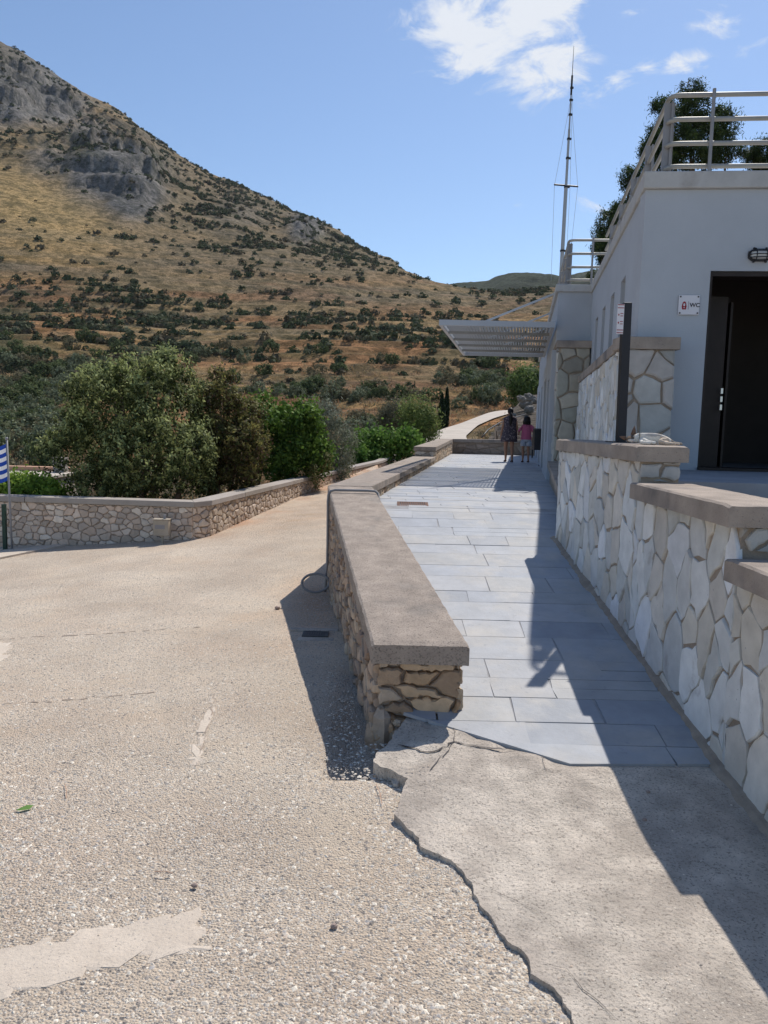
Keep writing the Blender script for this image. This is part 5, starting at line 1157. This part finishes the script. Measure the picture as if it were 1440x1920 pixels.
def near_trees():
    tree('grey_green_shrub', 'huge dense grey-green evergreen shrub with pale shoots behind the boundary wall corner', 'shrub', (-5.4, 16.6, -2.4),
         [blob(215, 780, 16.4, 88, 92, 1.4), blob(308, 780, 16.6, 85, 108, 1.4), blob(270, 860, 16.2, 135, 90, 1.5), blob(160, 850, 16.8, 62, 80, 1.1), blob(365, 860, 16.0, 45, 70, .9), blob(300, 700, 17, 34, 38, .6), blob(225, 715, 17, 40, 40, .6)],
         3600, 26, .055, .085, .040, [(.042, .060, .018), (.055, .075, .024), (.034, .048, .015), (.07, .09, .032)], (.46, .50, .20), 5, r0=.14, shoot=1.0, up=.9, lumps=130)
    tree('bronze_shrub', 'dull green shrub with reddish-brown lower leaves beside the huge grey-green one', 'shrub', (-4.1, 17.6, -2.4),
         [blob(415, 770, 17.8, 48, 75, .9), blob(455, 845, 17.4, 58, 68, .9), blob(400, 850, 17.8, 50, 75, .9), blob(470, 790, 18, 36, 45, .7)],
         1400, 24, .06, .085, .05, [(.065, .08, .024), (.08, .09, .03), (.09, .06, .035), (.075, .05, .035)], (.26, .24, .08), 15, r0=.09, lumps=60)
    tree('mulberry_tree', 'bright green broad-leaved tree between the bronze shrub and the silvery olive', 'tree', (-3.9, 21.5, -2.2),
         [blob(500, 805, 21.2, 52, 55, 1.0), blob(560, 825, 21.2, 55, 62, 1.0), blob(530, 860, 21, 62, 40, 1.0), blob(480, 770, 21.6, 28, 22, .6), blob(600, 862, 21.4, 30, 34, .6)],
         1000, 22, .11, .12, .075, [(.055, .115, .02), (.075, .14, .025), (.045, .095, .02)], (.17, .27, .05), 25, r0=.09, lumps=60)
    tree('olive_tree', 'silvery grey olive tree above the lane wall right of the bright green tree', 'tree', (-2.2, 25, -1.8),
         [blob(610, 815, 24.6, 36, 52, .8), blob(645, 840, 24.6, 26, 50, .7), blob(590, 785, 25, 30, 30, .7), blob(632, 880, 24, 26, 26, .5)], 620, 22, .11, .10, .03, [(.12, .14, .09), (.15, .165, .12), (.10, .12, .07)], (.30, .32, .24), 35, r0=.08, shoot=.8, lumps=40)
    tree('vine_thicket', 'low bright green vine thicket along the far stretch of the lane wall', 'shrub', (-.6, 33.5, -1.0),
         [blob(690, 835, 33.4, 34, 28, 1.1), blob(735, 830, 33.8, 40, 26, 1.2), blob(770, 825, 34.2, 22, 22, .9), blob(700, 855, 33, 42, 16, .9), blob(664, 850, 32, 20, 24, .6)], 640, 20, .15, .16, .11, [(.06, .13, .025), (.08, .17, .03), (.05, .11, .02)], (.18, .30, .06), 45, r0=.05, lumps=40)
    tree('willowy_tree', 'soft yellow-green tree beside the pair of cypresses', 'tree', hit(790, 832), [blob(780, 785, 46, 26, 32, .9), blob(802, 800, 46, 20, 32, .8), blob(765, 770, 47, 16, 18, .6)], 420, 22, .2, .19, .07, [(.10, .15, .035), (.13, .18, .05), (.08, .12, .03)], (.26, .30, .10), 55, r0=.09, shoot=.9)
    tree('round_scrub_tree', 'dusky grey-brown round scrub tree behind the vine thicket', 'tree', hit(745, 815), [blob(742, 780, 52, 26, 26, 1.0), blob(728, 790, 52, 16, 18, .8)], 300, 20, .24, .22, .06, [(.10, .105, .06), (.12, .115, .075)], (.20, .19, .12), 56, r0=.09)
    tree('path_side_tree', 'green leafy tree by the far building corner above the dirt road', 'tree', hit(985, 748, 60), [blob(985, 718, 78, 34, 24, 2.0), blob(1000, 735, 77, 24, 18, 1.5), blob(968, 735, 78, 14, 14, 1.0)], 380, 20, .35, .34, .16, [(.06, .10, .03), (.08, .13, .035)], (.18, .24, .08), 57, r0=.16)
    tree('garden_bush', 'small bright yellow-green bush behind the wall at the left edge', 'bush', (-8.9, 17.0, -2.3), [blob(60, 918, 16.4, 50, 26, .6), blob(20, 912, 16.6, 32, 20, .6), blob(95, 930, 16.2, 26, 16, .5)], 420, 22, .07, .09, .055, [(.10, .19, .02), (.14, .25, .03), (.07, .14, .02)], (.30, .42, .07), 65, r0=.04)
    for i, (px_, top, bot, w, lb) in enumerate([(827, 738, 806, 8, 'thinner dark cypress, the left one of the pair by the dirt road'), (836, 727, 800, 6.5, 'taller dark cypress, the right one of the pair by the dirt road')]):
        b = hit(px_, bot+4); k = b.y/FPX; h = (bot-top)*k; t = empty('cypress_tree', tuple(b)); tag(t, lb, 'tree')
        m = MB(); m.tube([b, b+Vector((0, 0, h*.6))], [.12, .05], 7); m.build('trunk', M['bark'], t)
        n = 3800; r = np.random.default_rng(70+i); zz = r.random(n)**.85; ang = r.random(n)*2*PI; prof = np.sin(np.clip(zz*.93+.07, 0, 1)*PI)**.6*(1-zz*.45)*w*k*1.05
        rr = prof*np.sqrt(r.uniform(.35, 1, n))*(1+.25*fbm(ang*1.2, zz*9, 3, i)); P = np.stack([b.x+rr*np.cos(ang), b.y+rr*np.sin(ang), b.z+.1+zz*h], -1)
        V = quads(P, .26, .09, 75+i, 1.8); c = np.array([(.022, .04, .018), (.03, .052, .022), (.018, .032, .016)])[r.integers(3, size=n)]; np_mesh('crown', V, 4, M['leaf'], c, t)
    # creepers hanging on the lane wall
    for i, (px_, row, y, rx, ry, lb) in enumerate([(590, 893, 20.6, 14, 22, 'wispy plant growing over the lane wall below the olive'), (645, 882, 25.2, 12, 18, 'dry wispy plant leaning on the lane wall further along'), (608, 868, 21, 16, 20, 'pale green weed standing behind the lane wall under the mulberry')]):
        t = empty('wall_weed', tuple(PY(px_, row+ry, y))); tag(t, lb, 'weed'); crown('foliage', [blob(px_, row, y, rx, ry, .2)], 60, 14, .06, .09, .03, [(.10, .15, .05), (.16, .13, .06)], (.28, .26, .12), 80+i, t, lo=.2)
near_trees()

def pine(name, label, base, blobs, seed, nt):
    t = empty(name, tuple(base)); tag(t, label, 'tree')
    limbs(base, [(b[0], b[1], b[2]) for b in blobs], .22, seed, 'trunk', t, fork=.55)
    crown('crown', blobs, int(nt*1.5), 60, .11, .17, .034, [(.022, .042, .013), (.03, .055, .017), (.018, .033, .011)], (.09, .13, .03), seed, t, m='needle', up=.5, shoot=.4, lo=.35, lumps=70)
def pines():
    pine('pine_tree', 'broad dark green pine behind the washroom roof railing', (13.0, 32, 1), [blob(1290, 210, 32, 42, 34, 1.5), blob(1262, 245, 32, 34, 36, 1.3), blob(1335, 255, 32, 42, 38, 1.5), blob(1300, 280, 32, 52, 34, 1.6), blob(1362, 290, 32, 26, 20, 1.0), blob(1245, 200, 32.5, 14, 16, .6), blob(1245, 300, 32, 22, 40, 1.2)], 91, 900)
    pine('pine_tree', 'narrow dark pine rising just above the sloping roof edge, lower left of the broad one', (9.6, 33, 1), [blob(1225, 275, 33, 20, 18, .9), blob(1180, 330, 33, 19, 14, .8), blob(1212, 350, 33, 26, 30, 1.2), blob(1195, 385, 33, 24, 22, 1.1)], 92, 330)
    pine('pine_tree', 'lowest dark pine beside the far block railing', (8.8, 33.5, 1), [blob(1140, 425, 33.5, 24, 26, 1.0), blob(1132, 462, 33.5, 20, 20, .9), blob(1158, 400, 33.5, 18, 20, .8), blob(1110, 515, 33.5, 9, 8, .4), blob(1150, 470, 33.5, 24, 30, 1.2)], 93, 420)
    pine('pine_tree', 'small pine top peeking over the roof at the right edge', (17.4, 34, 1), [blob(1425, 288, 34, 22, 14, .9), blob(1440, 300, 34, 24, 22, 1.0)], 94, 200)
pines()

def hill_scrub():
    r = np.random.default_rng(31); n = 150000
    u = r.uniform(-.56, .24, n); y = np.exp(r.uniform(math.log(42), math.log(1000), n)); x = u*y; z = hz(x, y); px_, row = proj(x, y, z)
    skyr = np.interp(px_, [-60, 0, 100, 200, 300, 400, 500, 600, 700, 800, 830, 920, 1060], [50, 83, 118, 195, 262, 325, 370, 420, 480, 528, 540, 545, 540])
    g = greenmask(px_, row)
    base = .05+.12*smooth(.0, .5, fbm(x/40, y/40, 3, 5))+.22*smooth(430, 560, y)*smooth(-.3, .3, fbm(x/50, y/50, 3, 15))
    openS = np.exp(-(((px_-60)/200)**2+((row-365-.15*px_)/55)**2)); rk = rockmask(px_, row)
    d = (g*1.1+base)*(1-.96*np.clip(openS*1.3, 0, 1))*(1-.5*np.clip(rk*.8, 0, 1))*(.12+1.9*smooth(-.15, .35, fbm(x/16, y/11, 3, 6)))
    road = np.interp(y, [r_[3, 1] for r_ in ROAD], [r_[3, 0] for r_ in ROAD]); nearroad = (np.abs(x-road) < 3.2) & (y < 112)
    # density per unit of slope seen: few when near, many when far
    acc = d*np.interp(y, [40, 70, 120, 200, 330, 480, 700, 1000], [.035, .06, .11, .22, .46, 1.1, 1.6, 1.8])*.38
    ok = (r.random(n) < acc) & ~nearroad & (row > skyr-6); x, y, z, px_, row, g = [a[ok] for a in (x, y, z, px_, row, g)]
    size = np.interp(y, [40, 100, 200, 500, 900], [1.1, 1.6, 2.0, 2.1, 2.4])*r.uniform(.45, 1.25, len(x))**1.2
    # planted olive rows on the lower left slope
    ox, oy = [], []
    for yy in np.arange(62, 190, 7.0):
        for xx in np.arange(-.6*yy, -.18*yy, 6.2):
            ox.append(xx+r.normal()*1.1); oy.append(yy+r.normal()*1.2+xx*.05)
    ox, oy = np.array(ox), np.array(oy); oz = hz(ox, oy); opx, orow = proj(ox, oy, oz); k = (opx < 360-r.random(len(ox))*80) & (r.random(len(ox)) < .8)
    os_ = r.uniform(1.5, 2.5, len(ox))
    X = np.concatenate([ox[k], x]); Y = np.concatenate([oy[k], y]); Z = np.concatenate([oz[k], z]); Sz = np.concatenate([os_[k], size]); PXs = np.concatenate([opx[k], px_]); RW = np.concatenate([orow[k], row]); OL = np.concatenate([np.ones(k.sum()), np.zeros(len(x))])
    app = Sz/Y
    hid = ((PXs > 1035) | (PXs < -25) | ((PXs > 120) & (PXs < 480) & (RW > 745)) | ((PXs >= 480) & (PXs < 640) & (RW > 800)))
    app = np.where(hid, 0, app); order = np.argsort(-app); top = order[:290]; rest = order[290:]; rest = rest[app[rest] > 0]
    # shared meshes for the individually built trees
    protos = []
    pals = [([(.062, .088, .036), (.08, .105, .045), (.05, .07, .03)], (.18, .21, .09)), ([(.115, .14, .08), (.14, .16, .095), (.095, .115, .065)], (.27, .29, .18)), ([(.12, .12, .07), (.15, .13, .08)], (.26, .22, .13))]
    for i in range(9):
        rr = random.Random(i); k = 4+i % 3; bl = [(0, 0, .66, .8, .8, .62)]+[(rr.uniform(-.6, .6), rr.uniform(-.5, .5), .5+rr.uniform(-.15, .45), rr.uniform(.3, .5), rr.uniform(.3, .5), rr.uniform(.28, .45)) for _ in range(k)]
        pl = pals[i % 3]; o = crown('hillside_tree', bl, 150, 12, .08, .15, .11, pl[0], pl[1], 200+i, None, m='farleaf', lo=.6, zmin=.0)
        protos.append(o.data); C.objects.unlink(o); bpy.data.objects.remove(o)
    names = [('scrub_oak', 'dark green rounded scrub oak dotted on the dry slope', 'tree', 'scrub oaks dotted over the hillside'), ('olive_tree', 'grey-green olive tree growing on the terraced slope', 'tree', 'olive trees on the hillside terraces'), ('dry_shrub', 'dull brownish green shrub on the dry slope', 'shrub', 'dull shrubs over the hillside')]
    for i in top:
        kind = (1 if OL[i] and R_.random() < .85 else R_.choice([0, 0, 1, 2])); nm, lb, ct, gr = names[kind]
        zx, zy = float(PXs[i]), float(RW[i]); zone = ('low on the slope at the left' if zx < 360 else 'low on the slope behind the lane' if zx < 800 else 'low on the slope near the dirt road') if zy > 720 else (('on the mid slope at the left' if zx < 360 else 'on the mid slope behind the vines' if zx < 800 else 'on the mid slope under the canopy') if zy > 610 else ('on the upper slope at the left' if zx < 420 else 'on the upper slope right of centre'))
        lb = lb.split(' dotted')[0].split(' growing')[0].split(' on the')[0]+' '+zone; gr = gr.split(' dotted')[0].split(' on the')[0].split(' over')[0]+' '+zone
        o = bpy.data.objects.new(nm, protos[kind+3*R_.randrange(3)]); C.objects.link(o); s_ = float(Sz[i]); o.location = (X[i], Y[i], Z[i]-.12*s_); o.scale = (s_, s_, s_*R_.uniform(.8, 1.15)); o.rotation_euler = (0, 0, R_.uniform(0, 6.28)); tag(o, lb, ct, gr)
    # the rest, uncountable, as one object
    xs, ys, zs, ss = X[rest], Y[rest], Z[rest], Sz[rest]; r = np.random.default_rng(8); n = len(xs); per = 34
    d = r.normal(size=(n, per, 3)); d /= np.linalg.norm(d, axis=2, keepdims=True); d *= r.uniform(.45, 1, (n, per, 1)); d[..., 2] = np.abs(d[..., 2])*1.15
    P = np.stack([xs, ys, zs], -1)[:, None]+d*ss[:, None, None]*np.array([1, 1, .85])
    V = quads(P.reshape(-1, 3), np.repeat(ss, per)*.62, np.repeat(ss, per)*.5, 9, .0, nrm=d.reshape(-1, 3)*1.6)
    pal = np.array([(.055, .072, .034), (.07, .085, .042), (.09, .10, .058), (.11, .095, .06)]); c = pal[r.integers(4, size=n)]*r.uniform(.8, 1.2, (n, 1)); c = np.repeat(c, per, 0)*r.uniform(.85, 1.15, (n*per, 1))
    o = np_mesh('distant_scrub', V, 4, M['farleaf'], c); tag(o, 'dark scrub speckling the mountain and the far slopes', 'scrub', kind='stuff')
    # dry grass and thistle clumps on the nearer slope
    n = 15000; y = np.exp(r.uniform(math.log(34), math.log(190), n)); u = r.uniform(-.56, .24, n); x = u*y; road = np.interp(y, [q[3, 1] for q in ROAD], [q[3, 0] for q in ROAD])
    den = .25+smooth(-.1, .4, fbm(x/7, y/7, 3, 99)); ok = (r.random(n) < den) & ~((np.abs(x-road) < 2.2) & (y < 112)) & ~((u > -.02) & (y < 38)) & ~((u > .03) & (y < 46)); x, y = x[ok], y[ok]; z = hz(x, y); n = len(x); s_ = np.interp(y, [34, 80, 190], [.22, .42, .75])*r.uniform(.5, 1.4, n); per = 12
    d = r.normal(size=(n, per, 3))*.5; d[..., 2] = np.abs(d[..., 2])*.8; P = np.stack([x, y, z], -1)[:, None]+d*s_[:, None, None]
    V = quads(P.reshape(-1, 3), np.repeat(s_, per)*.9, np.repeat(s_, per)*.22, 19, 1.3)
    pal = np.array([(.44, .29, .14), (.38, .22, .12), (.30, .22, .14), (.50, .37, .20), (.20, .17, .11), (.13, .14, .075)]); c = np.repeat(pal[r.choice(6, n, p=[.25, .17, .18, .14, .14, .12])], per, 0)*r.uniform(.8, 1.2, (n*per, 1))
    o = np_mesh('dry_grass', V, 4, M['farleaf'], c); tag(o, 'straw and rust coloured dry grass clumps over the lower slope', 'grass', kind='stuff')
    # brush between the lane wall and the slope
    n = 2600; y = r.uniform(22, 46, n); lx = np.interp(y, [14, 21, 31, 38, 46], [-3.5, -2.05, -.1, .7, 1.8]); x = lx-.5-r.random(n)**1.4*9; z = hz(x, y); s_ = r.uniform(.12, .4, n); per = 14
    d = r.normal(size=(n, per, 3))*.5; d[..., 2] = np.abs(d[..., 2])*.9; P = np.stack([x, y, z], -1)[:, None]+d*s_[:, None, None]; V = quads(P.reshape(-1, 3), np.repeat(s_, per)*.6, np.repeat(s_, per)*.2, 29, 1.0); c = np.repeat(pal[r.choice(6, n, p=[.12, .2, .2, .08, .15, .25])], per, 0)*r.uniform(.7, 1.2, (n*per, 1))
    o = np_mesh('roadside_brush', V, 4, M['farleaf'], c); tag(o, 'low dry brush behind the lane wall', 'brush', kind='stuff')
hill_scrub()

def rocks():
    rd = random.Random(3); pts = []
    for i, (px_, row, s_) in enumerate([(992, 768, 1.), (982, 772, .7), (962, 780, .6), (1008, 782, .8), (996, 800, .8), (965, 800, .6), (945, 800, .5), (932, 806, .5), (990, 745, 1.0), (1004, 760, .7), (968, 770, 1.1), (985, 758, 1.3), (1000, 750, 1.0), (1003, 770, .9), (975, 785, .8), (952, 792, .7), (990, 785, .9), (940, 806, .5), (925, 814, .45), (1005, 792, .8), (955, 806, .5), (978, 748, .9)]):
        b = PY(px_, row, 46+rd.uniform(-4, 8)); m = MB(); s_ *= .44; m.ell((0, 0, 0), (s_*.75, s_*.6, s_*.5), 14, 9, noise=.34, sd=i); o = m.build('boulder', M['rock']); o.location = b; o.rotation_euler = (rd.random(), rd.random()*.6, rd.random()*6); tag(o, 'grey limestone boulder in the rocky bank beside the dirt road', 'rock', 'boulders in the bank by the dirt road')
    m = MB(); V = [PY(905, 835, 34), PY(930, 812, 40), PY(960, 770, 50), PY(985, 742, 58), PY(1060, 735, 58), PY(1060, 835, 34)]; W_ = [v+Vector((0, 1.5, -6)) for v in V]
    m.loft([[v for v in V], W_], (.26, .21, .17)); o = m.build('rocky_bank', M['hill']); tag(o, 'rocky bank right of the dirt road', 'terrain', kind='structure')
    h = MB(); P = [PY(903, 820, 31), PY(915, 806, 33), PY(938, 792, 37), PY(965, 783, 41), PY(990, 775, 45), PY(1012, 770, 47)]; h.tube(P, .028, 8); tag(h.build('black_hose', M['hose'], smooth=True), 'black hose running up the rocky bank behind the end wall', 'hose')
rocks()

# ---------------------------------------------------------------- people
def skinned(name, V, E, Rr, m, parent=None, sub=1, colfn=None):
    me = bpy.data.meshes.new(name); me.from_pydata([tuple(v) for v in V], E, []); o = bpy.data.objects.new(name, me); C.objects.link(o)
    sk = o.modifiers.new('s', 'SKIN'); sk.use_smooth_shade = True; sk.branch_smoothing = .4
    for i, r in enumerate(Rr):
        r = r if isinstance(r, tuple) else (r, r); me.skin_vertices[0].data[i].radius = r; me.skin_vertices[0].data[i].use_root = (i == 0)
    ss = o.modifiers.new('d', 'SUBSURF'); ss.levels = sub; ss.render_levels = sub
    dg = bpy.context.evaluated_depsgraph_get(); dg.update(); n = bpy.data.meshes.new_from_object(o.evaluated_get(dg)); C.objects.unlink(o); bpy.data.objects.remove(o)
    n.materials.clear(); n.materials.append(m)
    for p in n.polygons: p.use_smooth = True
    if colfn:
        at = n.color_attributes.new('Col', 'FLOAT_COLOR', 'POINT')
        for v in n.vertices: at.data[v.index].color = (*colfn(v.co), 1)
    return link(name, n, parent)
def person(base, h, label, kind, woman):
    t = empty('person', tuple(base)); tag(t, label, 'person'); k = h/1.55; bx, by, bz = base
    def p(x, y, z): return (bx+x*k, by+y*k, bz+z*k)
    V = []; E = []; R = []
    def add(pt, r, par=None):
        V.append(p(*pt)); R.append(tuple(q*k for q in r) if isinstance(r, tuple) else r*k)
        if par is not None: E.append((par, len(V)-1))
        return len(V)-1
    w = 1.0 if woman else .9; head = 1.0 if woman else 1.18
    pel = add((0, 0, .80), (.135*w, .10*w)); sp = add((0, 0, .96), (.115*w, .085), pel); ch = add((0, 0, 1.15), (.135*w, .095), sp); sh = add((0, -.005, 1.265), (.10*w, .065), ch)
    nk = add((0, .0, 1.33), .045, sh); hd = add((0, .008, 1.405), (.062*head, .070*head), nk); h2 = add((0, .012, 1.47), (.070*head, .082*head), hd); add((0, .008, 1.525), .040*head, h2); add((0, .095*head, 1.425), .012, hd)
    for s in (-1, 1): add((s*.078*head, 0, 1.43), (.012, .018), hd)
    steps = {-1: (.10, .03), 1: (-.05, -.10)} if woman else {-1: (.08, .02), 1: (-.06, -.10)}
    for s in (-1, 1):
        ky, fy = steps[s]; hp = add((s*.085*w, 0, .75), .088*w, pel); kn = add((s*.085, ky*.6+.02, .43), .054*w, hp); cf = add((s*.084, fy*.8, .30), .050*w, kn); an = add((s*.082, fy, .07), .030, cf); he = add((s*.082, fy-.02, .035), .028, an); add((s*.09, fy+.13, .022), (.036, .018), he)
        so_ = add((s*.155*w, 0, 1.25), .045*w, sh)
        if woman: el = add((s*.205, -.01, 1.00), .036, so_); wr = add((s*(.235 if s < 0 else .20), .05, .79), .023, el); palm = add((s*(.24 if s < 0 else .20), .07, .735), (.018, .033), wr); fx, fz = 0, -1
        else: el = add((s*.235, -.01, 1.06), .033, so_); wr = add((s*.25, .12, .93 if s < 0 else .86), .022, el); palm = add((s*.245, .17, .92 if s < 0 else .80), (.018, .03), wr)
        pp = Vector(((V[palm][0]-bx)/k, (V[palm][1]-by)/k, (V[palm][2]-bz)/k)); ww = Vector(((V[wr][0]-bx)/k, (V[wr][1]-by)/k, (V[wr][2]-bz)/k)); d = (pp-ww).normalized()
        for i, (o_, l) in enumerate(((-.024, .062), (-.008, .072), (.008, .068), (.024, .052))):
            a = pp+Vector((0, o_, 0))+d*.03; f1 = add(tuple(a), .009, palm); f2 = add(tuple(a+d*l*.5+Vector((-s*.006, 0, 0))), .008, f1); add(tuple(a+d*l+Vector((-s*.022, 0, 0))), .006, f2)
        th = add(tuple(ww+d*.02+Vector((-s*.01, .03, 0))), .010, palm); add(tuple(ww+d*.06+Vector((-s*.015, .05, 0))), .008, th)
    skinned('body', V, E, R, M['skin'], t, sub=1)
    def ring(z, rx, ry, cx=0, cy=0, n=20, wob=0.0): return [p(cx+rx*(1+wob*math.sin(5*a+z*9))*math.cos(a), cy+ry*(1+wob*math.sin(5*a+z*9))*math.sin(a), z) for a in [2*PI*i/n for i in range(n)]]
    hr = MB()
    if woman:
        hr.ell(p(0, -.02, 1.462), (.086*k, .094*k, .098*k), 16, 12, noise=.04, sd=1); hr.ell(p(0, -.09, 1.43), (.05*k, .045*k, .05*k), 10, 8)
        hr.tube([p(0, -.10, 1.42), p(.0, -.13, 1.33), p(.005, -.135, 1.22), p(.0, -.12, 1.10), p(-.005, -.115, 1.02)], [.035*k, .05*k, .052*k, .036*k, .008*k], 10)
        c = MB(); c.loft([ring(1.325, .065, .05), ring(1.295, .135, .075), ring(1.25, .20, .10), ring(1.17, .185, .115), ring(1.02, .175, .12), ring(.85, .20, .15, wob=.02), ring(.70, .225, .17, wob=.05), ring(.58, .245, .185, wob=.07)], cap=False); o = c.build('tunic', M['tunic'], t, smooth=True)
        so2 = o.modifiers.new('s', 'SOLIDIFY'); so2.thickness = .006
        b = MB(); b.tube([p(.06, -.115, 1.28), p(.0, -.12, 1.2), p(-.0, -.12, 1.2)], .008, 6)
    else:
        hr.ell(p(0, -.015, 1.46), (.115*k, .115*k, .115*k), 16, 12, noise=.08, sd=2); hr.loft([ring(1.46, .115, .10, 0, -.02, wob=.05), ring(1.37, .135, .10, 0, -.03, wob=.08), ring(1.29, .125, .085, 0, -.04, wob=.12), ring(1.27, .09, .05, 0, -.04)])
        c = MB(); c.loft([ring(1.30, .07, .055), ring(1.27, .15, .085), ring(1.22, .17, .10), ring(1.05, .165, .11), ring(.86, .175, .125), ring(.77, .185, .13, wob=.03)], cap=False); o = c.build('t_shirt', M['pink'], t, smooth=True)
        for s in (-1, 1):
            c = MB(); rr = []
            for q, (cx, cz, r_) in enumerate(((.13, 1.25, .05), (.20, 1.16, .065), (.245, 1.05, .068))): rr.append([p(s*cx+r_*math.cos(a)*.9, -.01+r_*math.sin(a), cz+r_*.45*math.cos(a)*(1)) for a in [2*PI*i/12 for i in range(12)]])
            c.loft(rr, cap=False); z_ = c.build('sleeve', M['pink'], o, smooth=True)
        c = MB(); c.loft([ring(.84, .165, .12), ring(.76, .172, .125), ring(.69, .175, .125)]); sh_ = c.build('shorts', M['denim'], t, smooth=True)
        for s in (-1, 1):
            c = MB(); c.loft([ring(.72, .10, .12, s*.085, .0), ring(.62, .098, .105, s*.09, steps[s][0]*.2), ring(.545, .100, .10, s*.092, steps[s][0]*.35)]); z_ = c.build('trouser_leg', M['denim'], sh_, smooth=True)
    hr.build('hair', M['hair'], t, smooth=True)
    for s in (-1, 1):
        fy = steps[s][1]; c = MB(); n = 14; sole = lambda z, g: [p(s*.086+(.038+g)*math.cos(a)*(1 if math.sin(a) > 0 else .8), fy+.055+(.115+g)*math.sin(a), z) for a in [2*PI*i/n for i in range(n)]]
        c.loft([sole(-.004, 0), sole(.016, .002)]); c.tube([p(s*.05, fy+.08, .015), p(s*.086, fy+.08, .055), p(s*.122, fy+.08, .015)], .010*k, 6); c.tube([p(s*.05, fy-.02, .02), p(s*.086, fy-.055, .06), p(s*.118, fy-.02, .02)], .009*k, 6); c.build('sandal', M['shoe'], t)
person((3.53, 22.2, .804), 1.53, 'woman in a dark floral sleeveless tunic with a black ponytail, walking away', 'w', True)
person((4.02, 22.25, .804), 1.30, 'girl in a pink t-shirt and pale shorts with bobbed black hair, walking away', 'g', False)

# ---------------------------------------------------------------- cat asleep on the coping
def cat():
    B = Vector((1.812, 5.90, 1.655)); t = empty('cat', tuple(B)); tag(t, 'small white and tabby cat asleep on its side on the sunlit coping', 'cat')
    CA, SA = math.cos(math.radians(-35)), math.sin(math.radians(-35))
    def q(x, y, z): x, y, z = x*1.25, y*1.25, z*1.25; return B+Vector((x*CA-y*SA, x*SA+y*CA, z))
    V = []; E = []; R = []
    def add(pt, r, par=None):
        V.append(q(*pt)); R.append(tuple(k*1.25 for k in r) if isinstance(r, tuple) else r*1.25)
        if par is not None: E.append((par, len(V)-1))
        return len(V)-1
    ch = add((.115, .03, .042), (.040, .044)); be = add((.175, .035, .040), (.036, .044), ch); ru = add((.235, .03, .034), (.034, .040), be); tl = add((.275, .05, .014), .010, ru); tl2 = add((.31, .09, .010), .008, tl); add((.30, .14, .008), .006, tl2)
    nk = add((.078, .01, .042), (.032, .034), ch); hd = add((.038, -.012, .038), (.037, .036), nk); mz = add((.058, -.038, .022), .017, hd); add((.064, -.048, .018), .010, mz)
    add((.004, .0, .028), .016, hd)
    f1 = add((.115, -.015, .028), .018, ch); f2 = add((.15, -.045, .018), .0125, f1); f3 = add((.185, -.055, .013), .010, f2); add((.205, -.055, .012), .012, f3)
    g1 = add((.105, -.025, .018), .015, ch); g2 = add((.13, -.065, .012), .011, g1); g3 = add((.165, -.072, .011), .010, g2); add((.18, -.072, .011), .012, g3)
    h1 = add((.235, -.005, .028), (.026, .026), ru); h2 = add((.225, -.045, .018), .016, h1); h3 = add((.275, -.035, .012), .009, h2); h4 = add((.315, -.03, .010), .008, h3); add((.335, -.035, .010), .009, h4)
    j1 = add((.245, .0, .016), (.02, .016), ru); j2 = add((.26, -.055, .012), .012, j1); j3 = add((.30, -.06, .010), .008, j2); add((.318, -.062, .010), .009, j3)
    def col(co):
        c = Matrix.Rotation(math.radians(35), 3, 'Z') @ (co-B)/1.25; n = .5+.5*math.sin(c.x*160+c.z*60)
        if c.x < .070 and c.z > .010:
            if c.y < -.028 and c.z < .030: return (.72, .68, .62)
            return (.13+.05*n, .09+.04*n, .06+.03*n)
        if c.x > .12 and c.z > .052 and c.y > -.02: return (.36+.22*n, .33+.20*n, .30+.17*n)
        if c.x > .20 and c.y > .03: return (.28+.1*n, .23+.08*n, .18+.06*n)
        if c.x > .21 and c.y < .01: return (.62, .50, .38)
        return (.80, .745, .65)
    skinned('body', V, E, R, M['fur'], t, sub=2, colfn=col)
    for (a, tip, w) in (((.050, .006, .055), (.052, .012, .112), .022), ((.010, -.016, .034), (-.026, -.020, .044), .019)):
        a = q(*a); tip = q(*tip); d = (tip-a).normalized(); s = Vector((.8, -.6, 0)); s = (s-d*s.dot(d)).normalized(); n2 = d.cross(s); m = MB()
        m.loft([[a+s*w, a+n2*w*.55, a-s*w, a-n2*w*.35], [a.lerp(tip, .55)+s*w*.6, a.lerp(tip, .55)+n2*w*.3, a.lerp(tip, .55)-s*w*.6, a.lerp(tip, .55)-n2*w*.2], [tip+s*.001, tip+n2*.001, tip-s*.001, tip-n2*.001]], (.17, .11, .08)); m.build('ear', M['fur'], t, smooth=True)
    m = MB(); c = q(.069, -.055, .019); m.ell(c, (.004, .003, .003), 8, 6, (.35, .15, .13)); m.build('nose', M['fur'], t)
    for c in (q(.045, -.040, .034), q(.066, -.036, .036)): m = MB(); m.tube([c+Vector((-.006, 0, .001)), c+Vector((0, -.002, -.001)), c+Vector((.006, 0, .001))], .0012, 5); m.build('closed_eye', M['ink'], t)
cat()

def haze():
    m = bpy.data.materials.new('haze'); m.use_nodes = True; nt = m.node_tree; nt.nodes.clear(); out = nt.nodes.new('ShaderNodeOutputMaterial'); v = nt.nodes.new('ShaderNodeVolumePrincipled')
    v.inputs['Color'].default_value = (.80, .88, 1, 1); v.inputs['Density'].default_value = .00004; v.inputs['Anisotropy'].default_value = .2; nt.links.new(v.outputs[0], out.inputs['Volume'])
    b = MB(); b.box(-7000, 7000, -120, 2300, -12, 620); o = b.build('haze', m); tag(o, 'thin summer haze over the valley', 'haze', kind='stuff')
haze()
#@@END
